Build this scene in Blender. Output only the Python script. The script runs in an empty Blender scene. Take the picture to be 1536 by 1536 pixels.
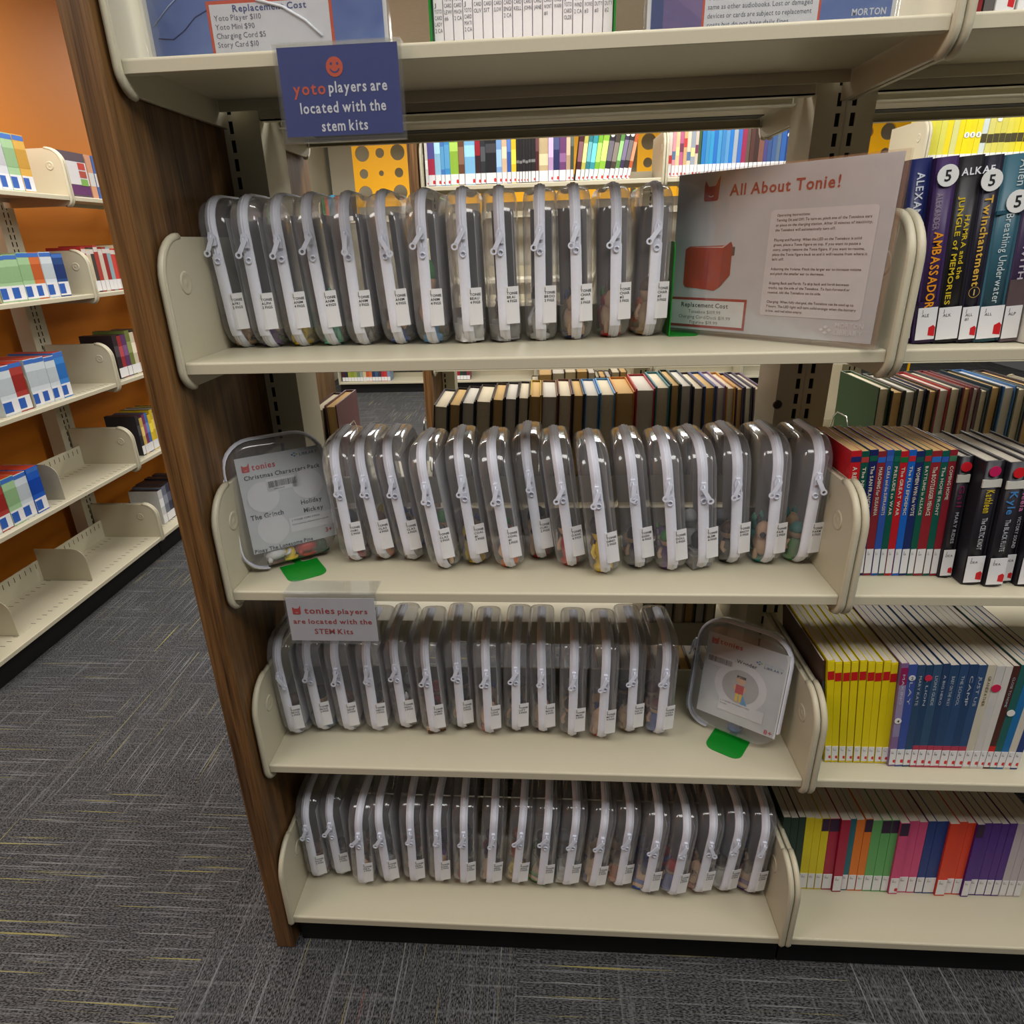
import bpy, math, random
from mathutils import Matrix, Vector
random.seed(7)
SC = bpy.context.scene
COL = SC.collection
R = math.radians

# ------------------------------------------------------------------ camera
YAW, PITCH, ROLL, FPX, CX = -0.0784552, 0.3916485, -0.0322434, 978.335, 742.819
cy, sy, cp, sp, cr, sr = math.cos(YAW), math.sin(YAW), math.cos(PITCH), math.sin(PITCH), math.cos(ROLL), math.sin(ROLL)
fwd = Vector((sy*cp, cy*cp, -sp)); rgt = Vector((cy, -sy, 0)); upv = rgt.cross(fwd)
r2 = cr*rgt + sr*upv; u2 = -sr*rgt + cr*upv
cam = bpy.data.cameras.new('camera'); camo = bpy.data.objects.new('camera', cam); COL.objects.link(camo)
cam.sensor_width = 36; cam.lens = FPX/1536*36; cam.shift_x = (768-CX)/1536; cam.clip_start = .02
m = Matrix.Identity(4)
for i in range(3):
    m[i][0] = r2[i]; m[i][1] = u2[i]; m[i][2] = -fwd[i]
m[0][3], m[1][3], m[2][3] = 0.472657, -0.845802, 1.266641
camo.matrix_world = m
SC.camera = camo
# ------------------------------------------------------------------ light and exposure
SC.view_settings.view_transform = 'Standard'; SC.view_settings.look = 'None'
SC.view_settings.exposure = 0.14; SC.view_settings.gamma = 1.0; SC.view_settings.use_curve_mapping = False
SC.cycles.transparent_max_bounces = 40; SC.cycles.max_bounces = 6; SC.cycles.diffuse_bounces = 3; SC.cycles.glossy_bounces = 3
SC.cycles.use_denoising = True; SC.cycles.sample_clamp_indirect = 4
SC.cycles.caustics_reflective = False; SC.cycles.caustics_refractive = False
w = bpy.data.worlds.new('world'); SC.world = w; w.use_nodes = True
w.node_tree.nodes['Background'].inputs[0].default_value = (1.0, .97, .93, 1)
w.node_tree.nodes['Background'].inputs[1].default_value = .06
CEIL = 2.42
def area(x, y, sx, sy_, power, col=(1, .982, .945)):
    l = bpy.data.lights.new('ceiling_light', 'AREA'); l.shape = 'RECTANGLE'; l.size = sx; l.size_y = sy_; l.energy = power; l.color = col
    o = bpy.data.objects.new('ceiling_light', l); o.location = (x, y, CEIL-.02); COL.objects.link(o)
for x in (-.95, .9, 2.7):
    for y, pw in ((-.95, 18), (-.15, 6), (1.2, 26), (3.7, 36)):
        area(x, y, 1.2, .55, pw)

# ------------------------------------------------------------------ materials
MATS = {}
def lin(c):
    return tuple(((v/255)/12.92 if v/255 <= .04045 else ((v/255+.055)/1.055)**2.4) for v in c)
def mat(name, rgb, rough=.5, spec=.4, metal=0, var=.06, scale=40, bump=0):
    """procedural: sRGB colour with a slight noise variation"""
    if name in MATS: return MATS[name]
    m = bpy.data.materials.new(name); m.use_nodes = True; nt = m.node_tree; b = nt.nodes['Principled BSDF']
    c = lin(rgb)
    tc = nt.nodes.new('ShaderNodeTexCoord'); nz = nt.nodes.new('ShaderNodeTexNoise'); nz.inputs['Scale'].default_value = scale
    nt.links.new(tc.outputs['Object'], nz.inputs['Vector'])
    mx = nt.nodes.new('ShaderNodeMix'); mx.data_type = 'RGBA'
    nt.links.new(nz.outputs['Fac'], mx.inputs['Factor'])
    mx.inputs['A'].default_value = (*[v*(1-var) for v in c], 1); mx.inputs['B'].default_value = (*[min(1, v*(1+var)) for v in c], 1)
    nt.links.new(mx.outputs['Result'], b.inputs['Base Color'])
    b.inputs['Roughness'].default_value = rough; b.inputs['Metallic'].default_value = metal; b.inputs['Specular IOR Level'].default_value = spec
    if bump:
        bp = nt.nodes.new('ShaderNodeBump'); bp.inputs['Strength'].default_value = bump; bp.inputs['Distance'].default_value = .001
        nt.links.new(nz.outputs['Fac'], bp.inputs['Height']); nt.links.new(bp.outputs['Normal'], b.inputs['Normal'])
    MATS[name] = m; return m
def cmat(rgb, rough=.42):
    return mat('colour_%d_%d_%d' % rgb, rgb, rough, .4, 0, .07, 60)
BEIGE = mat('beige_enamel', (194, 187, 163), .42, .45, 0, .03, 300, .05)
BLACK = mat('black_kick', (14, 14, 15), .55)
DARK = mat('painted_hole_shade', (22, 20, 18), .8)  # painted darkness standing in for shade inside slots
WHITE = mat('white_paper', (226, 226, 228), .6, .3)
ZIPW = mat('white_zipper', (226, 228, 240), .6, .3, 0, .04, 300)
ZIPM = mat('white_slider', (222, 226, 240), .35, .5)
CARDM = mat('insert_card', (196, 194, 196), .6)
GREEN = mat('green_steel', (8, 132, 34), .4)
WIRE = mat('steel_wire', (190, 190, 188), .25, .5, .9)
INK = mat('black_ink', (30, 30, 34), .6)
PAGE = mat('book_pages', (214, 200, 172), .8, .2, 0, .12, 400)
PAGETAN = mat('tan_pages', (204, 168, 112), .85, .2, 0, .12, 500)
PAGEGREY = mat('pale_pages', (206, 198, 184), .8, .2, 0, .12, 500)

def vinyl(name, tint, glo, haze):
    m = bpy.data.materials.new(name); m.use_nodes = True; nt = m.node_tree; nt.nodes.clear()
    out = nt.nodes.new('ShaderNodeOutputMaterial'); t = nt.nodes.new('ShaderNodeBsdfTransparent'); g = nt.nodes.new('ShaderNodeBsdfGlossy'); d = nt.nodes.new('ShaderNodeBsdfDiffuse')
    t.inputs[0].default_value = (*tint, 1); g.inputs['Color'].default_value = (1, 1, 1, 1); g.inputs['Roughness'].default_value = .12
    d.inputs[0].default_value = (.8, .8, .84, 1)
    nz = nt.nodes.new('ShaderNodeTexNoise'); nz.inputs['Scale'].default_value = 22; tc = nt.nodes.new('ShaderNodeTexCoord')
    bp = nt.nodes.new('ShaderNodeBump'); bp.inputs['Strength'].default_value = .25; bp.inputs['Distance'].default_value = .004
    nt.links.new(tc.outputs['Object'], nz.inputs['Vector']); nt.links.new(nz.outputs['Fac'], bp.inputs['Height']); nt.links.new(bp.outputs['Normal'], g.inputs['Normal'])
    lw = nt.nodes.new('ShaderNodeLayerWeight'); lw.inputs['Blend'].default_value = .5
    pw = nt.nodes.new('ShaderNodeMath'); pw.operation = 'POWER'; pw.inputs[1].default_value = 3.0
    nt.links.new(lw.outputs['Facing'], pw.inputs[0])
    ma = nt.nodes.new('ShaderNodeMath'); ma.operation = 'MULTIPLY_ADD'; ma.inputs[1].default_value = glo; ma.inputs[2].default_value = .06; ma.use_clamp = True
    nt.links.new(pw.outputs[0], ma.inputs[0])
    mh = nt.nodes.new('ShaderNodeMath'); mh.operation = 'MULTIPLY_ADD'; mh.inputs[1].default_value = haze*3; mh.inputs[2].default_value = haze; mh.use_clamp = True
    nt.links.new(pw.outputs[0], mh.inputs[0])
    m1 = nt.nodes.new('ShaderNodeMixShader'); m2 = nt.nodes.new('ShaderNodeMixShader')
    nt.links.new(mh.outputs[0], m1.inputs[0]); nt.links.new(t.outputs[0], m1.inputs[1]); nt.links.new(d.outputs[0], m1.inputs[2])
    nt.links.new(ma.outputs[0], m2.inputs[0]); nt.links.new(m1.outputs[0], m2.inputs[1]); nt.links.new(g.outputs[0], m2.inputs[2])
    nt.links.new(m2.outputs[0], out.inputs[0]); MATS[name] = m; return m
VINYL = vinyl('clear_vinyl', (.925, .925, .935), .55, .105)
ACRYL = vinyl('clear_acrylic', (.965, .97, .97), .35, .02)

def wood(name, c1, c2):
    m = bpy.data.materials.new(name); m.use_nodes = True; nt = m.node_tree; b = nt.nodes['Principled BSDF']
    tc = nt.nodes.new('ShaderNodeTexCoord'); mp = nt.nodes.new('ShaderNodeMapping'); mp.inputs['Scale'].default_value = (60, 22, 1.6)
    nz = nt.nodes.new('ShaderNodeTexNoise'); nz.inputs['Scale'].default_value = 1.6; nz.inputs['Detail'].default_value = 6; nz.inputs['Roughness'].default_value = .65; nz.inputs['Distortion'].default_value = .6
    mp2 = nt.nodes.new('ShaderNodeMapping'); mp2.inputs['Scale'].default_value = (300, 160, 6)
    n2 = nt.nodes.new('ShaderNodeTexNoise'); n2.inputs['Scale'].default_value = 2; n2.inputs['Detail'].default_value = 3
    cr_ = nt.nodes.new('ShaderNodeValToRGB'); e = cr_.color_ramp.elements
    e[0].position = .3; e[0].color = (*lin(c1), 1); e[1].position = .72; e[1].color = (*lin(c2), 1)
    mx = nt.nodes.new('ShaderNodeMath'); mx.operation = 'MULTIPLY_ADD'; mx.inputs[1].default_value = .35
    sub = nt.nodes.new('ShaderNodeMath'); sub.operation = 'SUBTRACT'; sub.inputs[1].default_value = .17
    L = nt.links.new
    L(tc.outputs['Object'], mp.inputs[0]); L(mp.outputs[0], nz.inputs['Vector']); L(tc.outputs['Object'], mp2.inputs[0]); L(mp2.outputs[0], n2.inputs['Vector'])
    L(nz.outputs['Fac'], sub.inputs[0]); L(n2.outputs['Fac'], mx.inputs[0]); L(sub.outputs[0], mx.inputs[2]); L(mx.outputs[0], cr_.inputs[0]); L(cr_.outputs[0], b.inputs['Base Color'])
    b.inputs['Roughness'].default_value = .45; b.inputs['Specular IOR Level'].default_value = .35
    MATS[name] = m; return m
WOOD = wood('walnut_wood', (52, 34, 19), (134, 97, 56))

def carpet():
    m = bpy.data.materials.new('carpet_tiles'); m.use_nodes = True; nt = m.node_tree; b = nt.nodes['Principled BSDF']; L = nt.links.new; N = nt.nodes.new
    tc = N('ShaderNodeTexCoord')
    ck = N('ShaderNodeTexChecker'); mpk = N('ShaderNodeMapping'); mpk.inputs['Scale'].default_value = (1.64, 1.64, 1); mpk.inputs['Location'].default_value = (.31, .42, .5)
    L(tc.outputs['Object'], mpk.inputs[0]); L(mpk.outputs[0], ck.inputs['Vector']); ck.inputs['Scale'].default_value = 1
    def streak(scale, s, lo, hi, off=0):
        mp = N('ShaderNodeMapping'); mp.inputs['Scale'].default_value = scale; mp.inputs['Location'].default_value = (off, off*.7, 0)
        nz = N('ShaderNodeTexNoise'); nz.inputs['Scale'].default_value = s; nz.inputs['Detail'].default_value = 2
        L(tc.outputs['Object'], mp.inputs[0]); L(mp.outputs[0], nz.inputs['Vector'])
        mr = N('ShaderNodeMapRange'); mr.inputs['From Min'].default_value = lo; mr.inputs['From Max'].default_value = hi
        L(nz.outputs['Fac'], mr.inputs['Value']); return mr.outputs['Result']
    def mixf(f, a, c):
        mx = N('ShaderNodeMix'); mx.data_type = 'FLOAT'; L(f, mx.inputs['Factor'])
        for sck, v in ((mx.inputs[2], a), (mx.inputs[3], c)): L(v, sck)
        return mx.outputs[0]
    gA, gB = streak((260, 5, 1), 1, .56, .72), streak((5, 260, 1), 1, .56, .72)
    yA, yB = streak((150, 2.2, 1), 1, .655, .72, 13), streak((2.2, 150, 1), 1, .655, .72, 13)
    wA, wB = streak((190, 2.6, 1), 1, .66, .71, 29), streak((2.6, 190, 1), 1, .66, .71, 29)
    fA, fB = streak((480, 170, 1), 1, .40, .60), streak((170, 480, 1), 1, .40, .60)
    xA, xB = streak((4, 120, 1), 1, .58, .76, 7), streak((120, 4, 1), 1, .58, .76, 7)
    oA = streak((120, 3, 1), 1, .74, .77, 41)
    big = streak((5, 5, 1), 1, .3, .7, 3)
    ck2 = N('ShaderNodeTexNoise'); ck2.inputs['Scale'].default_value = 1.1; L(tc.outputs['Object'], ck2.inputs['Vector'])
    g = mixf(ck.outputs['Fac'], gA, gB); y = mixf(ck.outputs['Fac'], yA, yB); f = mixf(ck.outputs['Fac'], fA, fB); wh = mixf(ck.outputs['Fac'], wA, wB); xx = mixf(ck.outputs['Fac'], xA, xB)
    def mixc(fac, a, bcol, amt=1.0):
        mx = N('ShaderNodeMix'); mx.data_type = 'RGBA'
        if amt != 1.0:
            mm = N('ShaderNodeMath'); mm.operation = 'MULTIPLY'; mm.inputs[1].default_value = amt; L(fac, mm.inputs[0]); fac = mm.outputs[0]
        L(fac, mx.inputs['Factor'])
        if isinstance(a, tuple): mx.inputs['A'].default_value = (*lin(a), 1)
        else: L(a, mx.inputs['A'])
        mx.inputs['B'].default_value = (*lin(bcol), 1); return mx.outputs['Result']
    c0 = mixc(f, (26, 26, 28), (98, 98, 99)); c0 = mixc(big, c0, (60, 62, 66), .3)
    c1 = mixc(g, c0, (136, 138, 142), .6); c1 = mixc(xx, c1, (134, 136, 138), .4); c1 = mixc(wh, c1, (166, 168, 168), .5); c2 = mixc(y, c1, (164, 156, 92), .7); c3 = mixc(oA, c2, (140, 92, 82), .8)
    L(c3, b.inputs['Base Color']); b.inputs['Roughness'].default_value = .95; b.inputs['Specular IOR Level'].default_value = .1
    bp = N('ShaderNodeBump'); bp.inputs['Strength'].default_value = .5; bp.inputs['Distance'].default_value = .003; L(f, bp.inputs['Height']); L(bp.outputs['Normal'], b.inputs['Normal'])
    return m
CARPET = carpet()
ORANGE = mat('orange_paint', (194, 116, 28), .6, .25, 0, .03, 3)
CREAM = mat('cream_paint', (226, 220, 200), .7, .2, 0, .02, 3)
YELLOW = mat('yellow_panel', (255, 186, 0), .45, .3, 0, .02, 5)

# ------------------------------------------------------------------ mesh helpers
class MB:
    def __init__(s): s.v = []; s.f = []; s.mi = []; s.mats = []; s.sm = []
    def slot(s, m):
        if m not in s.mats: s.mats.append(m)
        return s.mats.index(m)
    def add(s, verts, faces, m, smooth=False):
        o = len(s.v); s.v += [tuple(v) for v in verts]; k = s.slot(m)
        for f in faces: s.f.append([i+o for i in f]); s.mi.append(k); s.sm.append(smooth)
        return s
    def box(s, x0, x1, y0, y1, z0, z1, m):
        v = [(x, y, z) for z in (z0, z1) for y in (y0, y1) for x in (x0, x1)]
        return s.add(v, [(0, 2, 3, 1), (4, 5, 7, 6), (0, 1, 5, 4), (2, 6, 7, 3), (0, 4, 6, 2), (1, 3, 7, 5)], m)
    def prism(s, pts, a, b, m, axis='x', smooth=False, caps=True):
        """polygon extruded along an axis; pts are (y,z) for x, (x,z) for y, (x,y) for z"""
        n = len(pts)
        def P(p, t): return (t, p[0], p[1]) if axis == 'x' else ((p[0], t, p[1]) if axis == 'y' else (p[0], p[1], t))
        v = [P(p, a) for p in pts]+[P(p, b) for p in pts]
        s.add(v, [list(range(n))[::-1], [n+i for i in range(n)]] if caps else [], m)
        o = len(s.v)-2*n; k = s.slot(m)
        for i in range(n):
            j = (i+1) % n; s.f.append([o+i, o+j, o+n+j, o+n+i]); s.mi.append(k); s.sm.append(smooth)
        return s
    def tube(s, path, r, m, n=8):
        path = [Vector(p) for p in path]; v = []; f = []
        for i, p in enumerate(path):
            d = (path[min(i+1, len(path)-1)]-path[max(i-1, 0)]).normalized()
            a = d.orthogonal().normalized() if i == 0 else (a-d*a.dot(d)).normalized()
            b = d.cross(a)
            for k in range(n): t = 2*math.pi*k/n; v.append(p+r*(math.cos(t)*a+math.sin(t)*b))
        for i in range(len(path)-1):
            for k in range(n): k2 = (k+1) % n; f.append((i*n+k, i*n+k2, (i+1)*n+k2, (i+1)*n+k))
        f.append(list(range(n))[::-1]); f.append([(len(path)-1)*n+k for k in range(n)])
        return s.add(v, f, m, True)
    def lathe(s, prof, m, n=14, c=(0, 0, 0), sc=(1, 1)):
        v = []; f = []
        for r, z in prof:
            for k in range(n): t = 2*math.pi*k/n; v.append((c[0]+r*sc[0]*math.cos(t), c[1]+r*sc[1]*math.sin(t), c[2]+z))
        for i in range(len(prof)-1):
            for k in range(n): k2 = (k+1) % n; f.append((i*n+k, i*n+k2, (i+1)*n+k2, (i+1)*n+k))
        f.append(list(range(n))[::-1]); f.append([(len(prof)-1)*n+k for k in range(n)])
        return s.add(v, f, m, True)
    def text(s, txt, x, z, h, m, fn=None, bold=False, align='l', width=None, shear=0):
        """lettering: cap height h at (x,z) in the plane, placed by fn(u,v)->xyz"""
        g, wd = layout(txt, bold); k = h; kx = h
        if width and wd > 0: kx = width/wd
        x0 = x-(wd*kx/2 if align == 'c' else (wd*kx if align == 'r' else 0))
        fn = fn or (lambda u, v: (u, 0, v))
        for (vs, fs, ox) in g:
            s.add([fn(x0+(vx+ox+shear*vy)*kx, z+vy*k) for vx, vy in vs], fs, m)
        return wd*kx
    def build(s, name, parent=None, loc=None, rot=None, bevel=0):
        me = bpy.data.meshes.new(name); me.from_pydata(s.v, [], s.f)
        for mm in s.mats: me.materials.append(mm)
        me.polygons.foreach_set('material_index', s.mi); me.polygons.foreach_set('use_smooth', s.sm); me.update()
        o = bpy.data.objects.new(name, me); COL.objects.link(o)
        if parent is not None: o.parent = parent
        if loc is not None: o.location = loc
        if rot is not None: o.rotation_euler = rot
        if bevel:
            b = o.modifiers.new('bevel', 'BEVEL'); b.width = bevel; b.segments = 2; b.limit_method = 'ANGLE'; b.angle_limit = R(40)
        return o
GL = {False: {}, True: {}}
def make_glyphs():
    tmp = []
    for bold in (False, True):
        for k in list(range(33, 127)):
            cu = bpy.data.curves.new('glyph', 'FONT'); cu.body = chr(k); cu.size = 1; cu.resolution_u = 2
            if bold: cu.offset = .02
            o = bpy.data.objects.new('glyph', cu); COL.objects.link(o); tmp.append((bold, chr(k), o))
    dg = bpy.context.evaluated_depsgraph_get(); dg.update()
    for bold, ch, o in tmp:
        me = bpy.data.meshes.new_from_object(o.evaluated_get(dg))
        vs = [(v.co.x, v.co.y) for v in me.vertices]; fs = [list(p.vertices) for p in me.polygons]
        if vs:
            mn = min(v[0] for v in vs); mxx = max(v[0] for v in vs)
            GL[bold][ch] = ([((x-mn)/.7, y/.7) for x, y in vs], fs, (mxx-mn)/.7)
        bpy.data.meshes.remove(me)
    for _, _, o in tmp:
        cu = o.data; bpy.data.objects.remove(o); bpy.data.curves.remove(cu)
make_glyphs()
def layout(txt, bold=False):
    x = 0; out = []
    for ch in txt:
        if ch == ' ' or ch not in GL[bold]: x += .36; continue
        vs, fs, wd = GL[bold][ch]; ex = .09 if ch in '1!|' else (.03 if wd < .25 else 0); out.append((vs, fs, x+ex)); x += wd+2*ex+.14
    return out, max(0, x-.13)

LABELS = {}
def tag(o, label, cat, group=None):
    o['label'] = label; o['category'] = cat
    if group: o['group'] = group
    LABELS.setdefault(label, []).append(o.name); return o
def struct(o): o['kind'] = 'structure'; return o
def empty(name, loc, rot=(0, 0, 0)):
    o = bpy.data.objects.new(name, None); o.empty_display_size = .02; o.location = loc; o.rotation_euler = rot; COL.objects.link(o); return o
ORD = ['first', 'second', 'third', 'fourth', 'fifth', 'sixth', 'seventh', 'eighth', 'ninth', 'tenth', 'eleventh', 'twelfth', 'thirteenth', 'fourteenth', 'fifteenth', 'sixteenth', 'seventeenth', 'eighteenth', 'nineteenth', 'twentieth']
ORD += ['twenty-'+o for o in ORD[:9]]+['thirtieth']+['thirty-'+o for o in ORD[:9]]+['fortieth']
def cname(c):
    r, g, b = c; mx, mn = max(c), min(c)
    if mx < 62: return 'black'
    if mx-mn < 28: return 'white' if mn > 195 else ('grey' if mx > 90 else 'dark grey')
    if b == mx: return ('purple' if r > g+25 and r > b*.55 else ('teal' if g > r+35 and g > b*.82 else ('pale blue' if mn > 120 else ('dark blue' if b < 115 else 'blue'))))
    if g == mx: return 'teal' if b > r+20 else ('pale green' if mn > 110 else ('dark green' if g < 100 else 'green'))
    if g > r*.8: return 'yellow' if b < g*.62 else 'cream'
    if g > r*.52 and b < g*.8: return 'orange' if r > 170 else 'brown'
    if b > g*1.25 and b > r*.55: return 'pink' if r > 150 else 'purple'
    if r < 110: return 'dark red'
    if g > 130: return 'pink'
    return 'red'
Z = [1.4715, 1.131, .786, .443, .1]
BAYW = .9144; SHW = .8943

# ------------------------------------------------------------------ room
struct(MB().box(-2.2, 5, -4, 7, -.1, 0, CARPET).build('floor'))
struct(MB().box(-2.2, 5, -4, 7, CEIL, CEIL+.1, mat('ceiling_white', (225, 222, 214), .9)).build('ceiling'))
struct(MB().box(-1.72, -1.62, -4, 3.7, 0, CEIL, ORANGE).build('wall_left'))
struct(MB().box(-2.1, -1.66, 3.7, 7, 0, CEIL, CREAM).build('wall_cream_1'))  # cream stretch of the left wall beyond the orange one
struct(MB().box(-1.62, 5, 6.3, 6.4, 0, CEIL, CREAM).build('wall_back'))

# ------------------------------------------------------------------ shelving builders
def arc(cx_, cy_, r, a0, a1, n=7):
    return [(cx_+r*math.cos(R(a0+(a1-a0)*i/n)), cy_+r*math.sin(R(a0+(a1-a0)*i/n))) for i in range(n+1)]
def bracket_profile(base=False, depth=.262):
    f = -.033 if base else -.007; lo = -.017 if base else -.034
    rb = .006 if base else .024
    return (arc(f+rb, lo+rb, rb, 270, 180, 5)+arc(f+.055, .155-.055, .055, 180, 90, 8)+[(depth, .155), (depth, lo)])
MESH = {}
def bracket_mesh(base, side):
    key = ('br', base, side)
    if key in MESH: return MESH[key]
    b = MB(); b.prism(bracket_profile(base), -.004, .004, BEIGE, 'x', True)
    pr = bracket_profile(base)
    # rolled front flange and the round embossed dimple near the front
    front = [(0, p[0]+.003, p[1]) for p in pr[:-2]]
    b.tube([(-.0005*0, q[1]+.001, q[2]) for q in front], .0052, BEIGE, 8)
    s = 1 if side == 'l' else -1
    b.lathe([(.0155, 0), (.0135, .0014), (.0105, .0012), (.008, .0004), (.0045, .0006), (.0015, .0016), (.0003, .0016)], BEIGE, 18)
    n = 18*7
    for i in range(len(b.v)-n, len(b.v)):
        x, y, z = b.v[i]; b.v[i] = (s*(.0038+z), .045+x, .098+y)
    o = b.build('end_bracket'); me = o.data; bpy.data.objects.remove(o); MESH[key] = me; return me
def deck_mesh(base, slots=False):
    key = ('dk', base, slots)
    if key in MESH: return MESH[key]
    f = -.0275 if base else 0; r = .0035
    b = MB()
    pts = [(.234, 0)]+[(.234, .045), (.2325, .045), (.2325, .0)][::-1][0:0]
    prof = arc(f+r, -r, r, 90, 180, 5)+[(f, -.0157), (f+.013, -.0157), (f+.013, -.0145), (f+.0015, -.0145), (f+.0015, -.0016), (.234, -.0016), (.234, .04), (.2355, .04), (.2355, -.016), (.2370, -.016), (.237, .0415), (.2325, .0415), (.2325, 0)]
    if slots: prof = [(q[0], q[1] if q[1] < .03 else q[1]+.04) for q in prof]
    b.prism(prof, 0, SHW, BEIGE, 'x', False, False)
    if slots:
        n = 34
        for i in range(n):
            x = .02+i*(SHW-.04)/(n-1)
            for yy in (.03, .2): b.box(x-.001, x+.001, yy-.009, yy+.009, -.001, .0004, DARK)  # dark bars painted on as shaded slot holes, nothing is cut
            b.box(x-.0013, x+.0013, .2318, .2326, .052, .072, DARK)  # same painted hole shade on the back lip
    o = b.build('shelf_deck'); me = o.data; bpy.data.objects.remove(o); MESH[key] = me; return me
def inst(name, me, parent, loc=(0, 0, 0)):
    o = bpy.data.objects.new(name, me); COL.objects.link(o); o.location = loc
    if parent is not None: o.parent = parent
    return o
def shelf(loc, yaw, base, label, group, slots=False):
    root = empty('metal_shelf', loc, (0, 0, yaw)); tag(root, label, 'shelf', group)
    d = inst('shelf_deck', deck_mesh(base, slots), root)
    bv = d.modifiers.new('bevel', 'BEVEL'); bv.width = .0006; bv.segments = 1; bv.limit_method = 'ANGLE'; bv.angle_limit = R(50)
    inst('end_bracket', bracket_mesh(base, 'l'), root, (-.0045, 0, 0)); inst('end_bracket', bracket_mesh(base, 'r'), root, (SHW+.0045, 0, 0))
    return root
def post(loc, yaw, x0, x1, cols, h, label, group, d0=.27, d1=.37, both=True, pat=None):
    """slotted upright: a hollow steel post, real slots through its faces"""
    t = .002; b = MB(); sw = .0034; sh = .0085
    def face(yy0, yy1):
        xs = sorted(cols); e = [x0]
        for c in xs: e += [c-sw, c+sw]
        e.append(x1)
        for i in range(0, len(e), 2): b.box(e[i], e[i+1], yy0, yy1, 0, h, BEIGE)
        n = int(h/.0254)
        for c in xs:
            z = 0
            for k in range(n):
                zc = h-.012-.0254*k
                b.box(c-sw, c+sw, yy0, yy1, zc+sh if k == 0 else zc+sh, (h if k == 0 else zc+.0254-sh), BEIGE)
    face(d0, d0+t)
    if both: face(d1-t, d1)
    else: b.box(x0, x1, d1-t, d1, 0, h, BEIGE)
    b.box(x0, x0+t, d0+t, d1-t, 0, h, BEIGE); b.box(x1-t, x1, d0+t, d1-t, 0, h, BEIGE)
    for c in cols: b.box(max(x0+t, c-.016), min(x1-t, c+.016), d0+.006, d0+.010, 0, h, DARK)  # dark strip added inside, paints the shade seen through the slots
    if len(cols) == 2:
        mid = sum(cols)/2; b.box(mid-.0006, mid+.0006, d0-.0008, d0, 0, h, BEIGE)
    o = b.build('upright_post', None, loc, (0, 0, yaw)); tag(o, label, 'upright', group); return o

LEV = ['top shelf', 'second shelf', 'third shelf', 'fourth shelf', 'bottom shelf']
BAYN = ['left bay', 'right bay']
WHAT = [['carrying the white story-card cases', 'holding the uppermost row of clear pouches', 'holding pouches beside the printed pack card', 'with a lone tilted pouch on its right', 'holding the lowest row of clear pouches'],
        ['cut by the upper right photo corner', 'carrying the tall dark hardcovers', 'carrying red, green and blue paperbacks', 'carrying the bright yellow thin books', 'carrying colour-blocked thin paperbacks']]
for bay in (0, 1):
    for i, z in enumerate(Z):
        shelf((bay*BAYW, 0, z), 0, i == 4, 'beige %s of the near %s, %s' % (LEV[i], BAYN[bay], WHAT[bay][i]), 'near bookcase shelves')
    for i, z in enumerate(Z):
        if i in (0, 2, 3, 4):
            shelf((bay*BAYW+SHW, .64, z), R(180), i == 4, 'beige %s on the far side of the near bookcase, behind the %s' % (LEV[i], BAYN[bay]), 'far-side shelves of the near bookcase')
    b = MB(); b.box(bay*BAYW-.004, bay*BAYW+.907, .0, .012, 0, .0835, BLACK); b.box(bay*BAYW, bay*BAYW+.9, .012, .25, .07, .083, BLACK)
    tag(b.build('kick_plate'), 'black kick plate along the carpet under the %s' % BAYN[bay], 'kick plate', 'near kick plates')
tag(MB().box(-.050, -.0135, -.02, .662, 0, 1.68, WOOD).build('end_panel', bevel=.003), 'tall dark walnut end panel closing the left end of the near bookcase', 'end panel')
post((0, 0, 0), 0, -.0125, .0445, [-.0005], 1.478, 'slotted beige upright post next to the walnut end panel', 'near upright posts')
post((BAYW, 0, 0), 0, .8645, .9485, [.8975, .9185], 1.478, 'double-slotted beige upright post at the right end of the near right bay', 'near upright posts')
post((0, 0, 0), 0, .8645, .9485, [.8975, .9185], 1.478, 'wide double-slotted beige upright post between the two near bays', 'near upright posts')
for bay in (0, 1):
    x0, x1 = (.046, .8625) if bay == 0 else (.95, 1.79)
    b = MB()
    b.box(x0, x1, .272, .275, 1.448, 1.476, BEIGE); b.box(x0, x1, .272, .31, 1.474, 1.476, BEIGE); b.box(x0, x1, .272, .29, 1.448, 1.450, BEIGE)
    b.box(x0, x1, .365, .368, 1.448, 1.476, BEIGE); b.box(x0, x1, .33, .368, 1.474, 1.476, BEIGE); b.box(x0, x1, .35, .368, 1.448, 1.450, BEIGE)
    cb = b.build('cross_beam'); lb = MB(); lb.box(x0-.02, x1+.02, .2375, .2715, 1.4770, 1.4785, BLACK); lb.box(x0-.02, x1+.02, .575, .612, 1.4688, 1.4699, BLACK); lb.build('painted_gap_shade', cb)  # black strips painted in as the shade of the gaps behind the decks
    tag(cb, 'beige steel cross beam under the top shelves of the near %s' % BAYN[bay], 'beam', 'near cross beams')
b = MB(); b.lathe([(.0075, 0), (.0075, .003), (.005, .006), (.001, .007)], mat('dark_screw', (58, 46, 36), .4, .5, .6), 14)
tag(b.build('screw_knob', None, (.868, .2699, 1.0), (R(90), 0, 0)), 'small dark round knob on the left edge of the double-slotted post', 'knob')

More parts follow.
